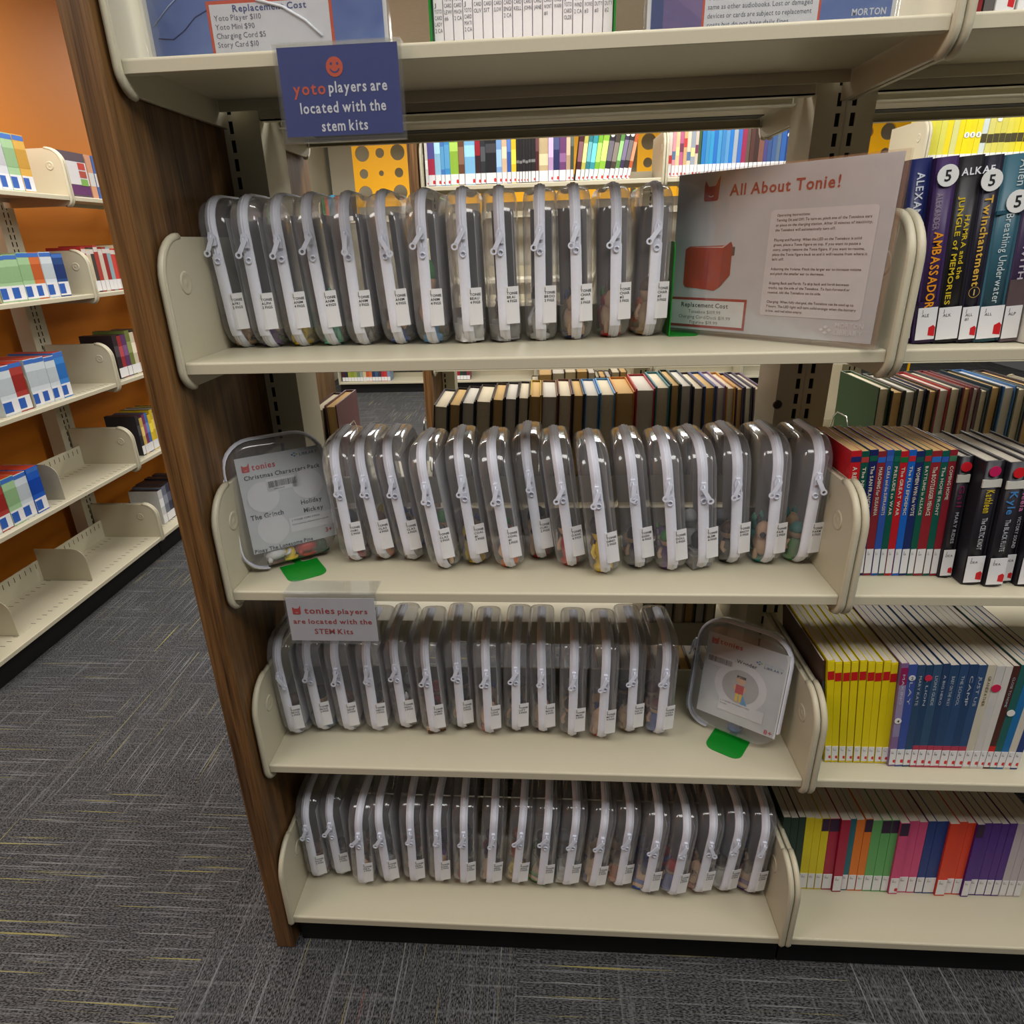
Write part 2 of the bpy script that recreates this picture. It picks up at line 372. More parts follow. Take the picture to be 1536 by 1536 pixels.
# ------------------------------------------------------------------ book builder
def book(loc, yaw, lean, w_, d, h, cover, pages=PAGE, t=.0008, inset=0, spine_front=True, bands=(), title=None, label=True, red=False, sticker=None, name='paperback_book', lab=None, cat='book', group=None, parts=True, labtext=None, labh=.043, top=None):
    cm = cmat(cover); b = MB()
    ys = 0.0 if spine_front else d          # the spine's side
    b.box(0, t, 0, d, 0, h, cm); b.box(w_-t, w_, 0, d, 0, h, cm)
    if spine_front:
        if inset: # rounded hardcover spine
            b.prism([(t, 0)]+[(t+(w_-2*t)*i/6, -.0022*math.sin(math.pi*i/6)) for i in range(1, 6)]+[(w_-t, 0), (w_-t, t), (t, t)], 0, h, cm, 'z', True)
        else: b.box(t, w_-t, 0, t, 0, h, cm)
    else: b.box(t, w_-t, d-t, d, 0, h, cm)
    if top: b.box(t, w_-t, t, d, h-.001, h, cmat(top))
    fy = -.0026 if inset else -.0004
    if spine_front:
        for (z0, z1, c) in bands: b.box(.0004, w_-.0004, fy if not inset else fy+.0002, .0002, z0*h, z1*h, cmat(c))
        for tt in ([title] if isinstance(title, tuple) else (title or [])):
            txt, z0, z1, th, c = tt[:5]; xo = tt[5] if len(tt) > 5 else .5; bold = tt[6] if len(tt) > 6 else True
            hh = th*w_; x = w_*xo-hh/2
            b.text(txt, 0, 0, hh, cmat(c), lambda u, v: (x+v, fy-.0003, z1*h-u), bold, width=(z1-z0)*h)
    root = b.build(name, None, loc, (0, R(lean), yaw))
    if lab: tag(root, lab, cat, group)
    if parts:
        pb = MB()
        if spine_front: pb.box(t, w_-t, t, d-inset, inset, h-max(inset, .0006), pages)
        else: pb.box(t, w_-t, inset, d-t, inset, h-max(inset, .0006), pages)
        pb.build('page_block', root)
        if spine_front and label:
            lb = MB(); wl = w_-.001
            lb.box(.0005, wl, fy-.0005, fy+.0001, .004, labh, WHITE)
            if labtext:
                hh = min(.0036, w_*.22)
                for k, ln in enumerate(labtext): lb.text(ln, w_*.2, labh-.006-k*hh*1.45, hh, INK, lambda u, v: (u, fy-.0007, v))
            if red:
                q = min(.0085, w_*.32); x1 = w_-.0015
                lb.prism([(x1-q, .009), (x1, .0075), (x1+.0002, .009+q*1.2), (x1-q*.3, .009+q*1.6), (x1-q, .009+q*1.25)], fy-.0007, fy-.0005, cmat((200, 34, 40)), 'y')
            lb.build('call_label', root)
        if sticker:
            zc, rr, c, tx, fx = sticker
            sb = MB(); sb.prism([(w_*fx+rr*math.cos(a*math.pi/10), zc*h+rr*math.sin(a*math.pi/10)) for a in range(20)], fy-.0012, fy-.0004, cmat(c), 'y')
            if tx: sb.text(tx, w_*fx, zc*h-rr*.5, rr, INK, lambda u, v: (u, fy-.0014, v), True, 'c')
            sb.build('round_sticker', root)
    return root
# ------------------------------------------------------------------ clear zip pouches
T, D, H = .0465, .152, .204
def rrect(e=0, rt=.044, rb=.036, n=7):
    y0, y1, z0, z1 = e, D-e, e, H-e; a = max(.004, rt-e); c = max(.004, rb-e)
    return (arc(y0+c, z0+c, c, 270, 180, n)+arc(y0+a, z1-a, a, 180, 90, n)+arc(y1-a, z1-a, a, 90, 0, n)+arc(y1-c, z0+c, c, 0, -90, n))
def front_path(off, full=False):
    """centre line of the zip tape: from the top rear over the front to the underside, with outward normals"""
    p = rrect(0); n = 7
    seg = ([(D, .036)]+[(D, .06)]+[(D, .10)]+p[2*n+2:3*n+3][::-1] if full else [(D*.70, H)])+[(D*.5, H)]+p[n+1:2*n+2][::-1]+p[0:n+1][::-1][:]
    out = []
    for i, q in enumerate(seg):
        a = seg[max(0, i-1)]; c = seg[min(len(seg)-1, i+1)]
        t = (c[0]-a[0], c[1]-a[1]); l = math.hypot(*t) or 1; nrm = (t[1]/l, -t[0]/l)
        out.append((q[0]+nrm[0]*off, q[1]+nrm[1]*off, nrm))
    return out
def strip(b, prof, path, m, xc=0, wob=0):
    v = []; k = len(prof)
    for i, (y, z, nr) in enumerate(path):
        for px, po in prof: v.append((xc+px+wob*math.sin(i*1.3), y+nr[0]*po, z+nr[1]*po))
    f = [(i*k+j, i*k+j+1, (i+1)*k+j+1, (i+1)*k+j) for i in range(len(path)-1) for j in range(k-1)]
    b.add(v, f, m, True)
def pouch_meshes():
    b = MB(); hs = T/2
    secs = [(-hs, .014), (-hs+.0012, .0075), (-hs+.004, .003), (-hs+.009, .0008), (-hs+.016, 0), (hs-.016, 0), (hs-.009, .0008), (hs-.004, .003), (hs-.0012, .0075), (hs, .014)]
    v = []; n = None; f = []
    for x, e in secs:
        p = rrect(e); n = len(p); v += [(x, q[0], q[1]) for q in p]
    for i in range(len(secs)-1):
        for j in range(n): j2 = (j+1) % n; f.append((i*n+j, i*n+j2, (i+1)*n+j2, (i+1)*n+j))
    f.append(list(range(n))[::-1]); f.append([(len(secs)-1)*n+j for j in range(n)])
    b.add(v, f, VINYL, True)
    shell = b.build('pouch_shell')
    b = MB(); strip(b, [(-.0074, 0), (-.0070, .0024), (-.0032, .0030), (-.0025, .0042), (-.0004, .0043), (0, .0034), (.0004, .0043), (.0025, .0042), (.0032, .0030), (.0070, .0024), (.0074, 0)], front_path(.0004), ZIPW)
    zp = b.build('zipper')
    b = MB(); strip(b, [(-.0074, 0), (-.0070, .0024), (-.0032, .0030), (-.0025, .0042), (-.0004, .0043), (0, .0034), (.0004, .0043), (.0025, .0042), (.0032, .0030), (.0070, .0024), (.0074, 0)], front_path(.0004, True), ZIPW)
    zf = b.build('zipperfull')
    b = MB(); fp = [q for q in front_path(.0046) if .022 < q[1] < .155 and q[0] < .04]
    fp = [(fp[0][0], .128, (-1, 0))]+[q for q in fp if q[1] < .12]+[]
    fp = [(-.0046, z, (-1, 0)) for z in (.128, .105, .08, .055, .04)]+[(q[0], q[1], q[2]) for q in front_path(.0046) if .016 < q[1] < .036 and q[0] < .03]
    strip(b, [(-.0076, 0), (-.0072, .0006), (.0072, .0006), (.0076, 0)], fp, ZIPW)
    st = b.build('fabric_strip')
    b = MB(); zc = .140
    b.prism([(-.0042, -.007), (.0042, -.007), (.0048, .002), (.0026, .0085), (-.0026, .0085), (-.0048, .002)], -.0062, -.002, ZIPM, 'y')
    b.tube([(0, -.0062, -.004), (0, -.0088, -.002), (0, -.0088, .003), (0, -.0062, .005)], .0012, ZIPM, 6)
    for i in range(len(b.v)): x, y, z = b.v[i]; b.v[i] = (x, y, z)
    sl = b.build('slider')
    b = MB(); outl = [(-.0022, .001), (-.0032, -.012)]+[(.0040*math.cos(a), -.0165+.0042*math.sin(a)) for a in [math.pi*(1.05+i*.9/8) for i in range(9)]]+[(.0032, -.012), (.0022, .001)]
    hole = [(.0021*math.cos(a), -.0168+.0021*math.sin(a)) for a in [2*math.pi*i/12 for i in range(12)]]
    # plate with a real hole: ring around the hole plus the neck
    ring_o = [(.0040*math.cos(2*math.pi*i/16), -.0165+.0040*math.sin(2*math.pi*i/16)) for i in range(16)]
    ring_i = [(.0021*math.cos(2*math.pi*i/16), -.0165+.0021*math.sin(2*math.pi*i/16)) for i in range(16)]
    y0, y1 = -.0098, -.0080
    v = [(p[0], y0, p[1]) for p in ring_o]+[(p[0], y0, p[1]) for p in ring_i]+[(p[0], y1, p[1]) for p in ring_o]+[(p[0], y1, p[1]) for p in ring_i]
    f = []
    for i in range(16):
        j = (i+1) % 16; f += [(i, j, 16+j, 16+i), (32+i, 48+i, 48+j, 32+j), (i, 32+i, 32+j, j), (16+i, 16+j, 48+j, 48+i)]
    b.add(v, f, ZIPM); b.box(-.0026, .0026, y0, y1, -.0132, .003, ZIPM)
    pt = b.build('pull_tab')
    b = MB()
    tor = []; 
    for i in range(16):
        a = 2*math.pi*i/16; tor.append((.0036*math.cos(a), -.0045, .0036*math.sin(a)))
    b.tube(tor+[tor[0]], .0011, ZIPM, 6); b.box(-.0048, .0048, -.0036, -.0024, .002, .010, ZIPM)
    rg = b.build('stop_ring')
    b = MB(); b.box(T/2-.0068, T/2-.0062, .012, .138, .024, .176, CARDM); 
    ic = b.build('insert_card', bevel=0)
    b = MB(); b.box(-T/2+.006, T/2-.0075, .1374, .138, .020, .180, CARDM); bc = b.build('back_card')
    res = {}
    for o in (shell, zp, zf, st, sl, pt, rg, ic, bc): res[o.name.split('.')[0]] = o.data; bpy.data.objects.remove(o)
    return res
PM = pouch_meshes()
def pouch(loc, yaw, lean, code, label, group, tabang, slz=.143, zipx=0, slo=(0, 0), lh=.05, card=True, twist=0):
    root = empty('zip_pouch', (loc[0], loc[1], loc[2]+abs(math.sin(R(lean)))*T*.36+.0008), (R(twist), R(lean), R(yaw))); tag(root, label, 'pouch', group)
    inst('pouch_shell', PM['pouch_shell'], root); inst('zipper', PM['zipperfull' if zipx else 'zipper'], root, (zipx, 0, 0))
    inst('fabric_strip', PM['fabric_strip'], root, (zipx, 0, 0))
    s = inst('slider', PM['slider'], root, (zipx, -.0024, slz)); s.scale = (1.2, 1, 1.15); t = inst('pull_tab', PM['pull_tab'], s, (0, 0, -.001)); t.rotation_euler = (R(-4), R(tabang), 0)
    inst('stop_ring', PM['stop_ring'], root, (zipx, -.0022, .121))
    if card: inst('insert_card', PM['insert_card'], root)
    if card and loc[2] > 1.1: inst('back_card', PM['back_card'], root)
    if code:
        b = MB(); x0, x1 = .0035, T/2-.0012; z0 = .027; z1 = z0+lh
        b.prism([(x0, -.0056), (x0+.0045, -.0056), (x1, -.0012), (x1, -.0008), (x0+.0045, -.0052), (x0, -.0052)], z0, z1, WHITE, 'z')
        for k, ln in enumerate(code): b.text(ln, x0+.0022, z1-.0055-k*.0052, .0034, INK, lambda u, v: (u, (-.0059 if u < x0+.0045 else -.0059+(u-x0-.0045)*.0044/(x1-x0-.0045)), v), True)
        b.build('call_label', root)
    return root
# figurines: three body kinds, recoloured copies
def fig_meshes():
    out = []
    b = MB(); A, Bm, Cm = mat('fig_a', (200, 60, 40)), mat('fig_b', (230, 190, 160)), mat('fig_c', (90, 70, 60))
    b.lathe([(.0145, 0), (.0148, .004), (.013, .005), (.0095, .006), (.0115, .014), (.0105, .026), (.007, .033), (.005, .035)], A, 14, sc=(1, .9))
    b.lathe([(.004, .034), (.009, .037), (.0118, .044), (.0105, .051), (.006, .056), (.001, .057)], Bm, 14)
    b.lathe([(.0124, .046), (.0118, .052), (.007, .0585), (.001, .060)], Cm, 14)
    for s in (-1, 1): b.tube([(s*.009, 0, .030), (s*.0145, -.003, .022), (s*.012, -.008, .017)], .0034, Bm, 6)
    o = b.build('fig'); out.append(o.data); bpy.data.objects.remove(o)
    b = MB()
    b.lathe([(.0148, 0), (.015, .004), (.010, .005)], Cm, 14)
    b.lathe([(.004, .005), (.0135, .012), (.015, .021), (.012, .030), (.004, .034)], A, 14, sc=(1, 1.25))
    b.lathe([(.003, .026), (.0105, .031), (.0118, .039), (.008, .046), (.001, .048)], A, 14, c=(0, -.008, 0))
    for s in (-1, 1):
        b.lathe([(.0035, .042), (.0045, .048), (.001, .055)], Bm, 8, c=(s*.0075, -.006, 0)); b.lathe([(.003, .003), (.0042, .010), (.002, .016)], A, 8, c=(s*.009, -.011, 0))
    b.lathe([(.003, .031), (.0048, .0345), (.002, .038)], Bm, 8, c=(0, -.0185, 0))
    o = b.build('fig'); out.append(o.data); bpy.data.objects.remove(o)
    b = MB()
    b.box(-.0165, .0165, -.0165, .0165, 0, .018, A); b.box(-.013, .013, -.013, .013, .018, .024, Bm)
    b.lathe([(.006, .024), (.009, .030), (.009, .040), (.004, .046), (.001, .047)], Cm, 12)
    b.box(-.0172, .0172, -.0172, -.0160, .006, .012, Bm)
    o = b.build('fig'); out.append(o.data); bpy.data.objects.remove(o)
    return out
FM = fig_meshes()
def figurine(root, lx, ly, kind, cols, label, group, sc=1, rz=0):
    mw = Matrix.LocRotScale(root.location, root.rotation_euler, None)
    o = inst('toy_figurine', FM[kind], None)
    o.matrix_world = mw @ Matrix.Translation((lx, ly, .0022)) @ Matrix.Rotation(rz, 4, 'Z') @ Matrix.Diagonal((1, 1, sc, 1))
    for i, c in enumerate(cols):
        o.material_slots[i].link = 'OBJECT'; o.material_slots[i].material = cmat(c, .45)
    tag(o, label, 'figurine', group)
SKIN, TAN, BRN, GRY, BLK, WHT = (222, 178, 140), (190, 150, 96), (96, 62, 36), (150, 150, 152), (34, 32, 36), (228, 228, 226)
RED, DRED, NAVY, BLUE, LBLUE, YEL, ORG, GRN, MINT, PUR, TEAL, OLV, CRIM, PNK = (196, 36, 34), (92, 20, 26), (30, 40, 96), (36, 84, 176), (96, 170, 226), (240, 204, 10), (224, 108, 24), (52, 140, 56), (112, 208, 180), (92, 52, 130), (40, 140, 130), (110, 120, 40), (160, 28, 60), (220, 120, 160)
ROWN = ['', 'uppermost', 'second', 'third', 'lowest']
rows = {
 1: (Z[1], [(.026,.115,-4),(.070,.11,-2.5),(.116,.115,-3),(.163,.115,-4),(.2095,.115,-2.2),(.264,.115,-3.6),(.3125,.112,-1.4),(.368,.112,-1.4),(.420,.115,-1.8),(.471,.12,-.6),(.523,.125,-2),(.578,.14,-1.4),(.630,.148,.5)],
   ['AFRI/2 FIGS','ALPH/2 FIGS','ANIM/4 FIGS','ANIM/4 FIGS','ANIM/3 FIGS','ANIM/4 FIGS','ANIM/4 FIGS','BEAU/4 FIGS','BRAI/4 FIGS','BROO/2 FIGS','CHAR/#1/3 FIGS','CHAR/#2/3 FIGS','CHAR/#3/3 FIGS'],
   [(TAN,BRN),(PUR,GRN),(YEL,YEL),(MINT,MINT),(GRY,BLK),(BLUE,NAVY),(LBLUE,GRN),(WHT,RED),(GRY,WHT),(WHT,BLK),(NAVY,BLUE),(RED,GRN),(TAN,ORG)]),
 2: (Z[2], [(x*.9831+.0028, y, l) for x, y, l in [(.168,.085,-4.1),(.216,.091,-7),(.264,.088,-8),(.322,.057,-8),(.372,.075,-6.4),(.427,.061,-7.5),(.477,.094,-7.5),(.526,.066,-8),(.577,.044,-7.6),(.632,.062,-7.6),(.681,.054,-7),(.728,.063,-5.4),(.78,.081,-4.4),(.833,.082,-2.4),(.884,.086,.8)]],
   ['CHRI/2 FIGS','CLAS/4 FIGS','CLAS/4 FIGS','CLAS/3 FIGS','COAL/#1/2 FIGS','COAL/#1/3 FIGS','CURI/2 FIGS','DANC/4 FIGS','DINO/2 FIGS','DISN/4 FIGS','DOLL/3 FIGS','ELEM/4 FIGS','ENCH/3 FIGS','FAIR/2 FIGS','FARM/2 FIGS'],
   [(CRIM,BLK),(ORG,YEL),(WHT,BLUE),(BLK,GRN),(YEL,BLUE),(ORG,GRN),(RED,BLK),(RED,BRN),(YEL,BLK),(NAVY,GRY),(PUR,GRN),(GRY,WHT),(BLK,GRY),(TEAL,MINT),(GRN,TEAL)]),
 3: (Z[3], [(.026,.064,-3),(.074,.075,-3),(.123,.075,-2.8),(.174,.076,-1.5),(.225,.085,-3),(.279,.074,-2.4),(.327,.088,-1),(.377,.076,-.5),(.4245,.084,.8),(.473,.083,-1),(.5235,.074,.5),(.575,.071,1),(.6265,.088,0),(.677,.084,.9)],
   ['FROG/2 FIGS','FROZ/2 FIGS','GRUF/2 FIGS','HERO/3 FIGS','HOLI/2 FIGS','HUMA/3 FIGS','JUNG/3 FIGS','LION/3 FIGS','LITT/3 FIGS','MAGI/2 FIGS','MUSI/3 FIGS','MYST/4 FIGS','NATU/3 FIGS','OCEA/3 FIGS'],
   [(GRY,BLK),(LBLUE,BLK),(WHT,LBLUE),(DRED,BLK),(DRED,WHT),(BRN,RED),(GRN,BLK),(RED,BLUE),(NAVY,GRY),(NAVY,BLK),(BLK,GRY),(RED,NAVY),(TAN,BLK),(BLUE,DRED)]),
 4: (Z[4], [(.026,.046,-1),(.072,.053,-1.5),(.120,.034,3),(.172,.041,-2),(.2205,.044,1.2),(.27,.045,1.7),(.319,.043,2.1),(.368,.045,4.5),(.4175,.047,5.5),(.467,.045,4.5),(.5155,.047,5.5),(.5655,.046,6),(.6155,.05,5),(.6655,.038,4.8),(.715,.035,5),(.764,.043,4.7),(.812,.048,4.4),(.8625,.047,3)],
   ['PAW/2 FIGS','PETE/2 FIGS','PIRA/2 FIGS','PLAY/2 FIGS','PRIN/3 FIGS','RAIN/2 FIGS','SCIE/4 FIGS','SING/3 FIGS','SPAC/3 FIGS','SPOR/2 FIGS','STOR/3 FIGS','SUPE/2 FIGS','TALE/2 FIGS','TOYS/3 FIGS','TRAI/2 FIGS','TRUC/2 FIGS','WINT/3 FIGS','ZOO/2 FIGS'],
   [(CRIM,DRED),(WHT,BLUE),(OLV,BRN),(GRY,BLK),(RED,BRN),(NAVY,PUR),(RED,NAVY),(CRIM,PUR),(YEL,ORG),(GRN,BLK),(WHT,GRY),(PUR,NAVY),(ORG,BRN),(BLUE,NAVY),(BLUE,RED),(RED,DRED),(WHT,BLUE),(PUR,NAVY)])}
KINDS = [0, 1, 0, 1, 0, 2, 0]
SPECIAL = {(1, 7): 'light blue'}
for r, (zs, pos, codes, cols) in rows.items():
    n = len(pos)
    for i, (x, y, l) in enumerate(pos):
        c = cols[i]; rnd = random.Random(r*100+i)
        end = 'leftmost of the %s row, ' % ROWN[r] if i == 0 else ('rightmost of the %s row, ' % ROWN[r] if i == n-1 else '%s from left in %s row, ' % (ORD[i], ROWN[r]))
        cn = [cname(q) for q in c]; cn = cn[0] if cn[0] == cn[1] else cn[0]+' and '+cn[1]
        code = codes[i].split('/'); lines = (['J', 'TONIE']+code)
        ang = rnd.choice([8, 14, 28, 32, 24, -26, 20, 36])
        p = pouch((x, y, zs), rnd.uniform(-2, 2), l, lines, 'clear zip pouch, %s%s toy inside' % (end, cn), 'clear pouches in the %s row' % ROWN[r], ang, rnd.uniform(.140, .150))
        k1, k2 = rnd.choice(KINDS), rnd.choice(KINDS)
        tones = [(c[0], SKIN if c[0] not in (YEL, MINT, GRY, WHT) else c[0], rnd.choice([c[1], BRN, BLK])), (c[1], rnd.choice([SKIN, TAN, c[0]]), c[1])]
        if (r, i) in ((1, 2), (1, 3)): k1 = 1; tones[0] = (c[0], c[0], c[0])
        sc1 = 1.9 if (r, i+1) == (1, 7) else rnd.uniform(1.0, 1.45)
        figurine(p, -.0022, .030, k1, tones[0], '%s toy figurine at the front of the %s pouch, %s row' % (cname(c[0]), 'leftmost' if i == 0 else ('rightmost' if i == n-1 else ORD[i]+' from left'), ROWN[r]), 'toy figurines in the %s row' % ROWN[r], sc1, rnd.uniform(-.5, .5))
        figurine(p, -.0022, .078, k2, tones[1], '%s toy figurine at the back of the %s pouch, %s row' % (cname(c[1]), 'leftmost' if i == 0 else ('rightmost' if i == n-1 else ORD[i]+' from left'), ROWN[r]), 'toy figurines in the %s row' % ROWN[r], rnd.uniform(1, 1.3), rnd.uniform(-.6, .6))
# the two pouches shown face out
LOGO = cmat((196, 52, 48)); TXT = cmat((60, 62, 70)); TEALT = cmat((60, 120, 160)); GREYT = cmat((130, 132, 136))
def cat_logo(b, x, z, s, m, fn, tall=False, smile=True):
    e = .62 if tall else .5
    pts = [(-.46, -.40), (-.38, -.5), (.36, -.5), (.46, -.40), (.5, e+.15), (.22, .26), (-.20, .24), (-.42, e-.04), (-.46, .3)]
    n0 = len(b.v); b.add([fn(x+p[0]*s, z+p[1]*s) for p in pts], [list(range(len(pts)))], m)
    if smile:
        for i in range(6):
            a0, a1 = R(215+i*18), R(215+(i+1)*18); g = lambda u, v: (lambda q: (q[0], q[1], q[2]))(fn(u, v))
            v = [(x+.2*s*math.cos(a)*k, z-.12*s+.17*s*math.sin(a)*k) for a in (a0, a1) for k in (.82, 1.05)]
            b.add([fn2(fn, *q) for q in v], [(0, 2, 3, 1)], WHITE)
def fn2(fn, u, v, d=.0003):
    p0 = Vector(fn(u, v)); a = Vector(fn(u+1, v))-p0; c = Vector(fn(u, v+1))-p0
    nrm = a.cross(c); return tuple(p0+nrm.normalized()*d)
def disc(b, u, v, r, m, fn, n=24, ry=None):
    ry = ry or r; b.add([fn(u+r*math.cos(2*math.pi*i/n), v+ry*math.sin(2*math.pi*i/n)) for i in range(n)], [list(range(n))], m)
def rect(b, u0, u1, v0, v1, m, fn): b.add([fn(u0, v0), fn(u1, v0), fn(u1, v1), fn(u0, v1)], [(0, 1, 2, 3)], m)
def lib_logo(b, u, v, fn):
    for du, dv, c in ((0, 0, (50, 90, 160)), (.0035, .0022, (60, 150, 190)), (.007, 0, (150, 180, 60)), (.0035, -.0022, (50, 120, 170))):
        b.add([fn(u+du-.0022, v+dv), fn(u+du, v+dv-.0016), fn(u+du+.0022, v+dv), fn(u+du, v+dv+.0016)], [(0, 1, 2, 3)], cmat(c))
def barcode(b, u0, u1, v0, v1, fn):
    rect(b, u0-.003, u1+.003, v0-.006, v1+.004, WHITE, fn); rb = random.Random(5); u = u0
    while u < u1:
        wd = rb.choice([.0004, .0006, .001]); f2 = lambda a, c: fn2(fn, a, c, .0003); rect(b, u, min(u1, u+wd), v0, v1, INK, f2); u += wd+rb.choice([.0004, .0007])
def face_pouch(center, yaw, lean, label, cardfn, group, rollx=0):
    a = R(yaw); n = Vector((-math.sin(a), math.cos(a), 0)); e = Vector((math.cos(a), math.sin(a), 0))
    cpos = Vector(center)+n*(T/2)
    rz = R(-90)+a; off = Matrix.Rotation(rz, 3, 'Z') @ Vector((0, D/2, 0)); base = cpos-off
    root = pouch((base.x, base.y, center[2]+.002), -90+yaw, -lean, None, label, group, -20, .146, .0115, card=False)
    b = MB(); xp = T/2-.0042
    fn = lambda u, v: (xp+.0004, u, v)          # u runs along the pouch's local y, left to right as seen
    b.box(xp-.0004, xp+.0002, .0205-.005, .0205-.005+.136, .026, .180, cmat((206, 210, 212)))
    cardfn(b, lambda u, v: (xp+.0005, .0155+u, .026+v)); b.build('insert_card', root)
    return root
def xmas(b, fn):
    f2 = lambda u, v: fn2(fn, u, v, .0003); f3 = lambda u, v: fn2(fn, u, v, .0006)
    cat_logo(b, .0135, .137, .0125, LOGO, f2); b.text('tonies', .0225, .1325, .0095, LOGO, f2, True, width=.036); b.text('o', .0595, .1405, .0018, LOGO, f2)
    b.text('Christmas Characters Pack', .0085, .1185, .0068, TXT, f2, True, width=.119)
    lib_logo(b, .087, .1455, f2); b.text('LIBRARY', .0985, .1425, .0046, cmat((60, 96, 130)), f2, True, width=.029); b.text('MORTON', .0985, .1495, .004, cmat((130, 180, 200)), f2, width=.029)
    for u, v in ((.0315, .088), (.103, .0955), (.037, .0345)): disc(b, u, v, .0245, WHITE, f2)
    barcode(b, .0425, .0875, .1005, .1105, f2); b.text('31982 00000', .05, .0965, .0022, INK, f3)
    b.text('The Grinch', .006, .0545, .0078, TXT, f2, True, width=.051); b.text('Holiday', .087, .0635, .0072, TXT, f2, True, width=.034); b.text('Mickey', .089, .0495, .0072, TXT, f2, True, width=.032)
    rect(b, .0635, .134, .0215, .0455, WHITE, f2); b.text('J TONIE CHRI 3 FIGS', .067, .0395, .0026, INK, f3, width=.046); b.text('Christmas characters pack', .067, .0325, .0026, INK, f3, width=.06)
    b.text('3+', .118, .0095, .0075, LOGO, f2, True); b.text('Piney The Lonesome Pine', .002, .001, .0062, TXT, f2, True, width=.093)
px_ = face_pouch((.0705, .0845, Z[2]), 35, 9, 'clear pouch turned face out with Christmas Characters Pack card, at left of the second row', xmas, 'face-out pouches')
for (u, kk, c, lbx) in ((.050, 1, (DRED, WHT, WHT), 'red and white candy-striped'), (.072, 0, (YEL, WHT, YEL), 'yellow'), (.100, 1, (RED, RED, RED), 'round red'), (.125, 0, (36, 80, 50), 'dark green')):
    c = c if isinstance(c[0], tuple) else (c, c, c)
    figurine(px_, .004, u, kk, c, '%s toy figurine showing under the card of the Christmas pouch' % lbx, 'figurines in the Christmas pouch', .72 if kk else .6)
def wonder(b, fn):
    f2 = lambda u, v: fn2(fn, u, v, .0003); f3 = lambda u, v: fn2(fn, u, v, .0006); f4 = lambda u, v: fn2(fn, u, v, .0009)
    cat_logo(b, .013, .141, .0125, LOGO, f2); b.text('tonies', .0215, .1375, .009, LOGO, f2, True, width=.039)
    b.text('Wonder', .054, .113, .0068, TXT, f2, True, width=.034); lib_logo(b, .087, .126, f2); b.text('LIBRARY', .099, .119, .0042, cmat((60, 96, 130)), f2, True, width=.03)
    b.text('MORTON', .099, .125, .0036, cmat((150, 190, 205)), f2, width=.03)
    disc(b, .067, .071, .044, WHITE, f2, 32); disc(b, .067, .071, .031, cmat((180, 180, 180)), f3, 32)
    barcode(b, .007, .048, .102, .112, f3)
    rect(b, .060, .0735, .058, .0745, cmat((200, 40, 36)), f4); rect(b, .0615, .066, .043, .058, cmat((240, 200, 30)), f4); rect(b, .068, .0725, .043, .058, cmat((240, 200, 30)), f4)
    rect(b, .056, .060, .064, .073, cmat(SKIN), f4); rect(b, .0735, .0775, .064, .073, cmat(SKIN), f4)
    disc(b, .0668, .083, .0078, cmat(SKIN), f4); rect(b, .0592, .0744, .0865, .0915, cmat((40, 34, 34)), f4); b.add([f4(.0735, .058), f4(.083, .040), f4(.071, .040)], [(0, 1, 2)], cmat((90, 160, 210)))
    rect(b, .036, .112, .018, .040, WHITE, f4); b.text('J TONIE WOND 1 FIG', .038, .035, .0026, INK, lambda u, v: fn2(fn, u, v, .0012), width=.05); b.text('Wonder', .038, .030, .0024, INK, lambda u, v: fn2(fn, u, v, .0012))
    b.text('8+', .117, .003, .0085, LOGO, f2, True)
pw_ = face_pouch((.795, .0885, Z[3]), -34, 9, 'clear pouch turned face out with Wonder card, alone at the right of the third row', wonder, 'face-out pouches')
figurine(pw_, -.006, .08, 0, ((60, 90, 150), (150, 150, 155), (70, 70, 80)), 'blue grey toy figurine hidden behind the Wonder card', None, 1)
# green bookends under and beside the pouches
def bookend(loc, yaw, label, wdt=.058, foot=.075, hgt=.13, neck=0):
    """steel bookend: foot plate with rounded tongue; neck = length of the narrow stem running back under a pouch to the upright"""
    b = MB(); r_ = .016
    pts = [(-wdt/2, -neck)]+[(-wdt/2+r_+r_*math.cos(a), -foot+r_+r_*math.sin(a)) for a in [math.pi*(1+i/10) for i in range(6)]]+[(wdt/2-r_+r_*math.cos(a), -foot+r_+r_*math.sin(a)) for a in [math.pi*(1.5+i/10) for i in range(6)]]+[(wdt/2, -neck)]
    b.prism(pts, 0, .0012, GREEN, 'z')
    if neck: b.box(-.006, .006, -neck, 0, 0, .0012, GREEN); wdt = .03
    root = b.build('bookend', None, loc, (0, 0, R(yaw))); tag(root, label, 'bookend', 'green bookends')
    b = MB(); b.prism([(-wdt/2, 0), (wdt/2, 0), (wdt/2, hgt-.012)]+[(wdt/2-.012+.012*math.cos(R(a)), hgt-.012+.012*math.sin(R(a))) for a in (22, 45, 68, 90)]+[(-wdt/2+.012+.012*math.cos(R(a)), hgt-.012+.012*math.sin(R(a))) for a in (90, 112, 135, 158, 180)], -.0008, .0008, GREEN, 'y'); b.build('upright_plate', root)
    return root
bookend((.0855-.0298, .0725+.0426, Z[2]), 35, 'green bookend tongue poking out under the Christmas pouch', wdt=.062, foot=.088, hgt=.06, neck=.024)
bookend((.800+.0291, .0875+.0431, Z[3]), -34, 'green bookend tongue poking out under the Wonder pouch', wdt=.062, foot=.092, hgt=.06, neck=.036)
bookend((.659, .185, Z[1]), 90, 'green bookend holding up the right end of the uppermost pouch row', wdt=.062, foot=.045)

# ------------------------------------------------------------------ signs
NAVYS = cmat((48, 62, 132)); ORS = cmat((214, 86, 52)); SGW = cmat((232, 234, 242))
def sign_root(name, loc, yaw, label, group=None, lean=0):
    r_ = empty(name, loc, (R(lean), 0, R(yaw))); tag(r_, label, 'sign', group); return r_
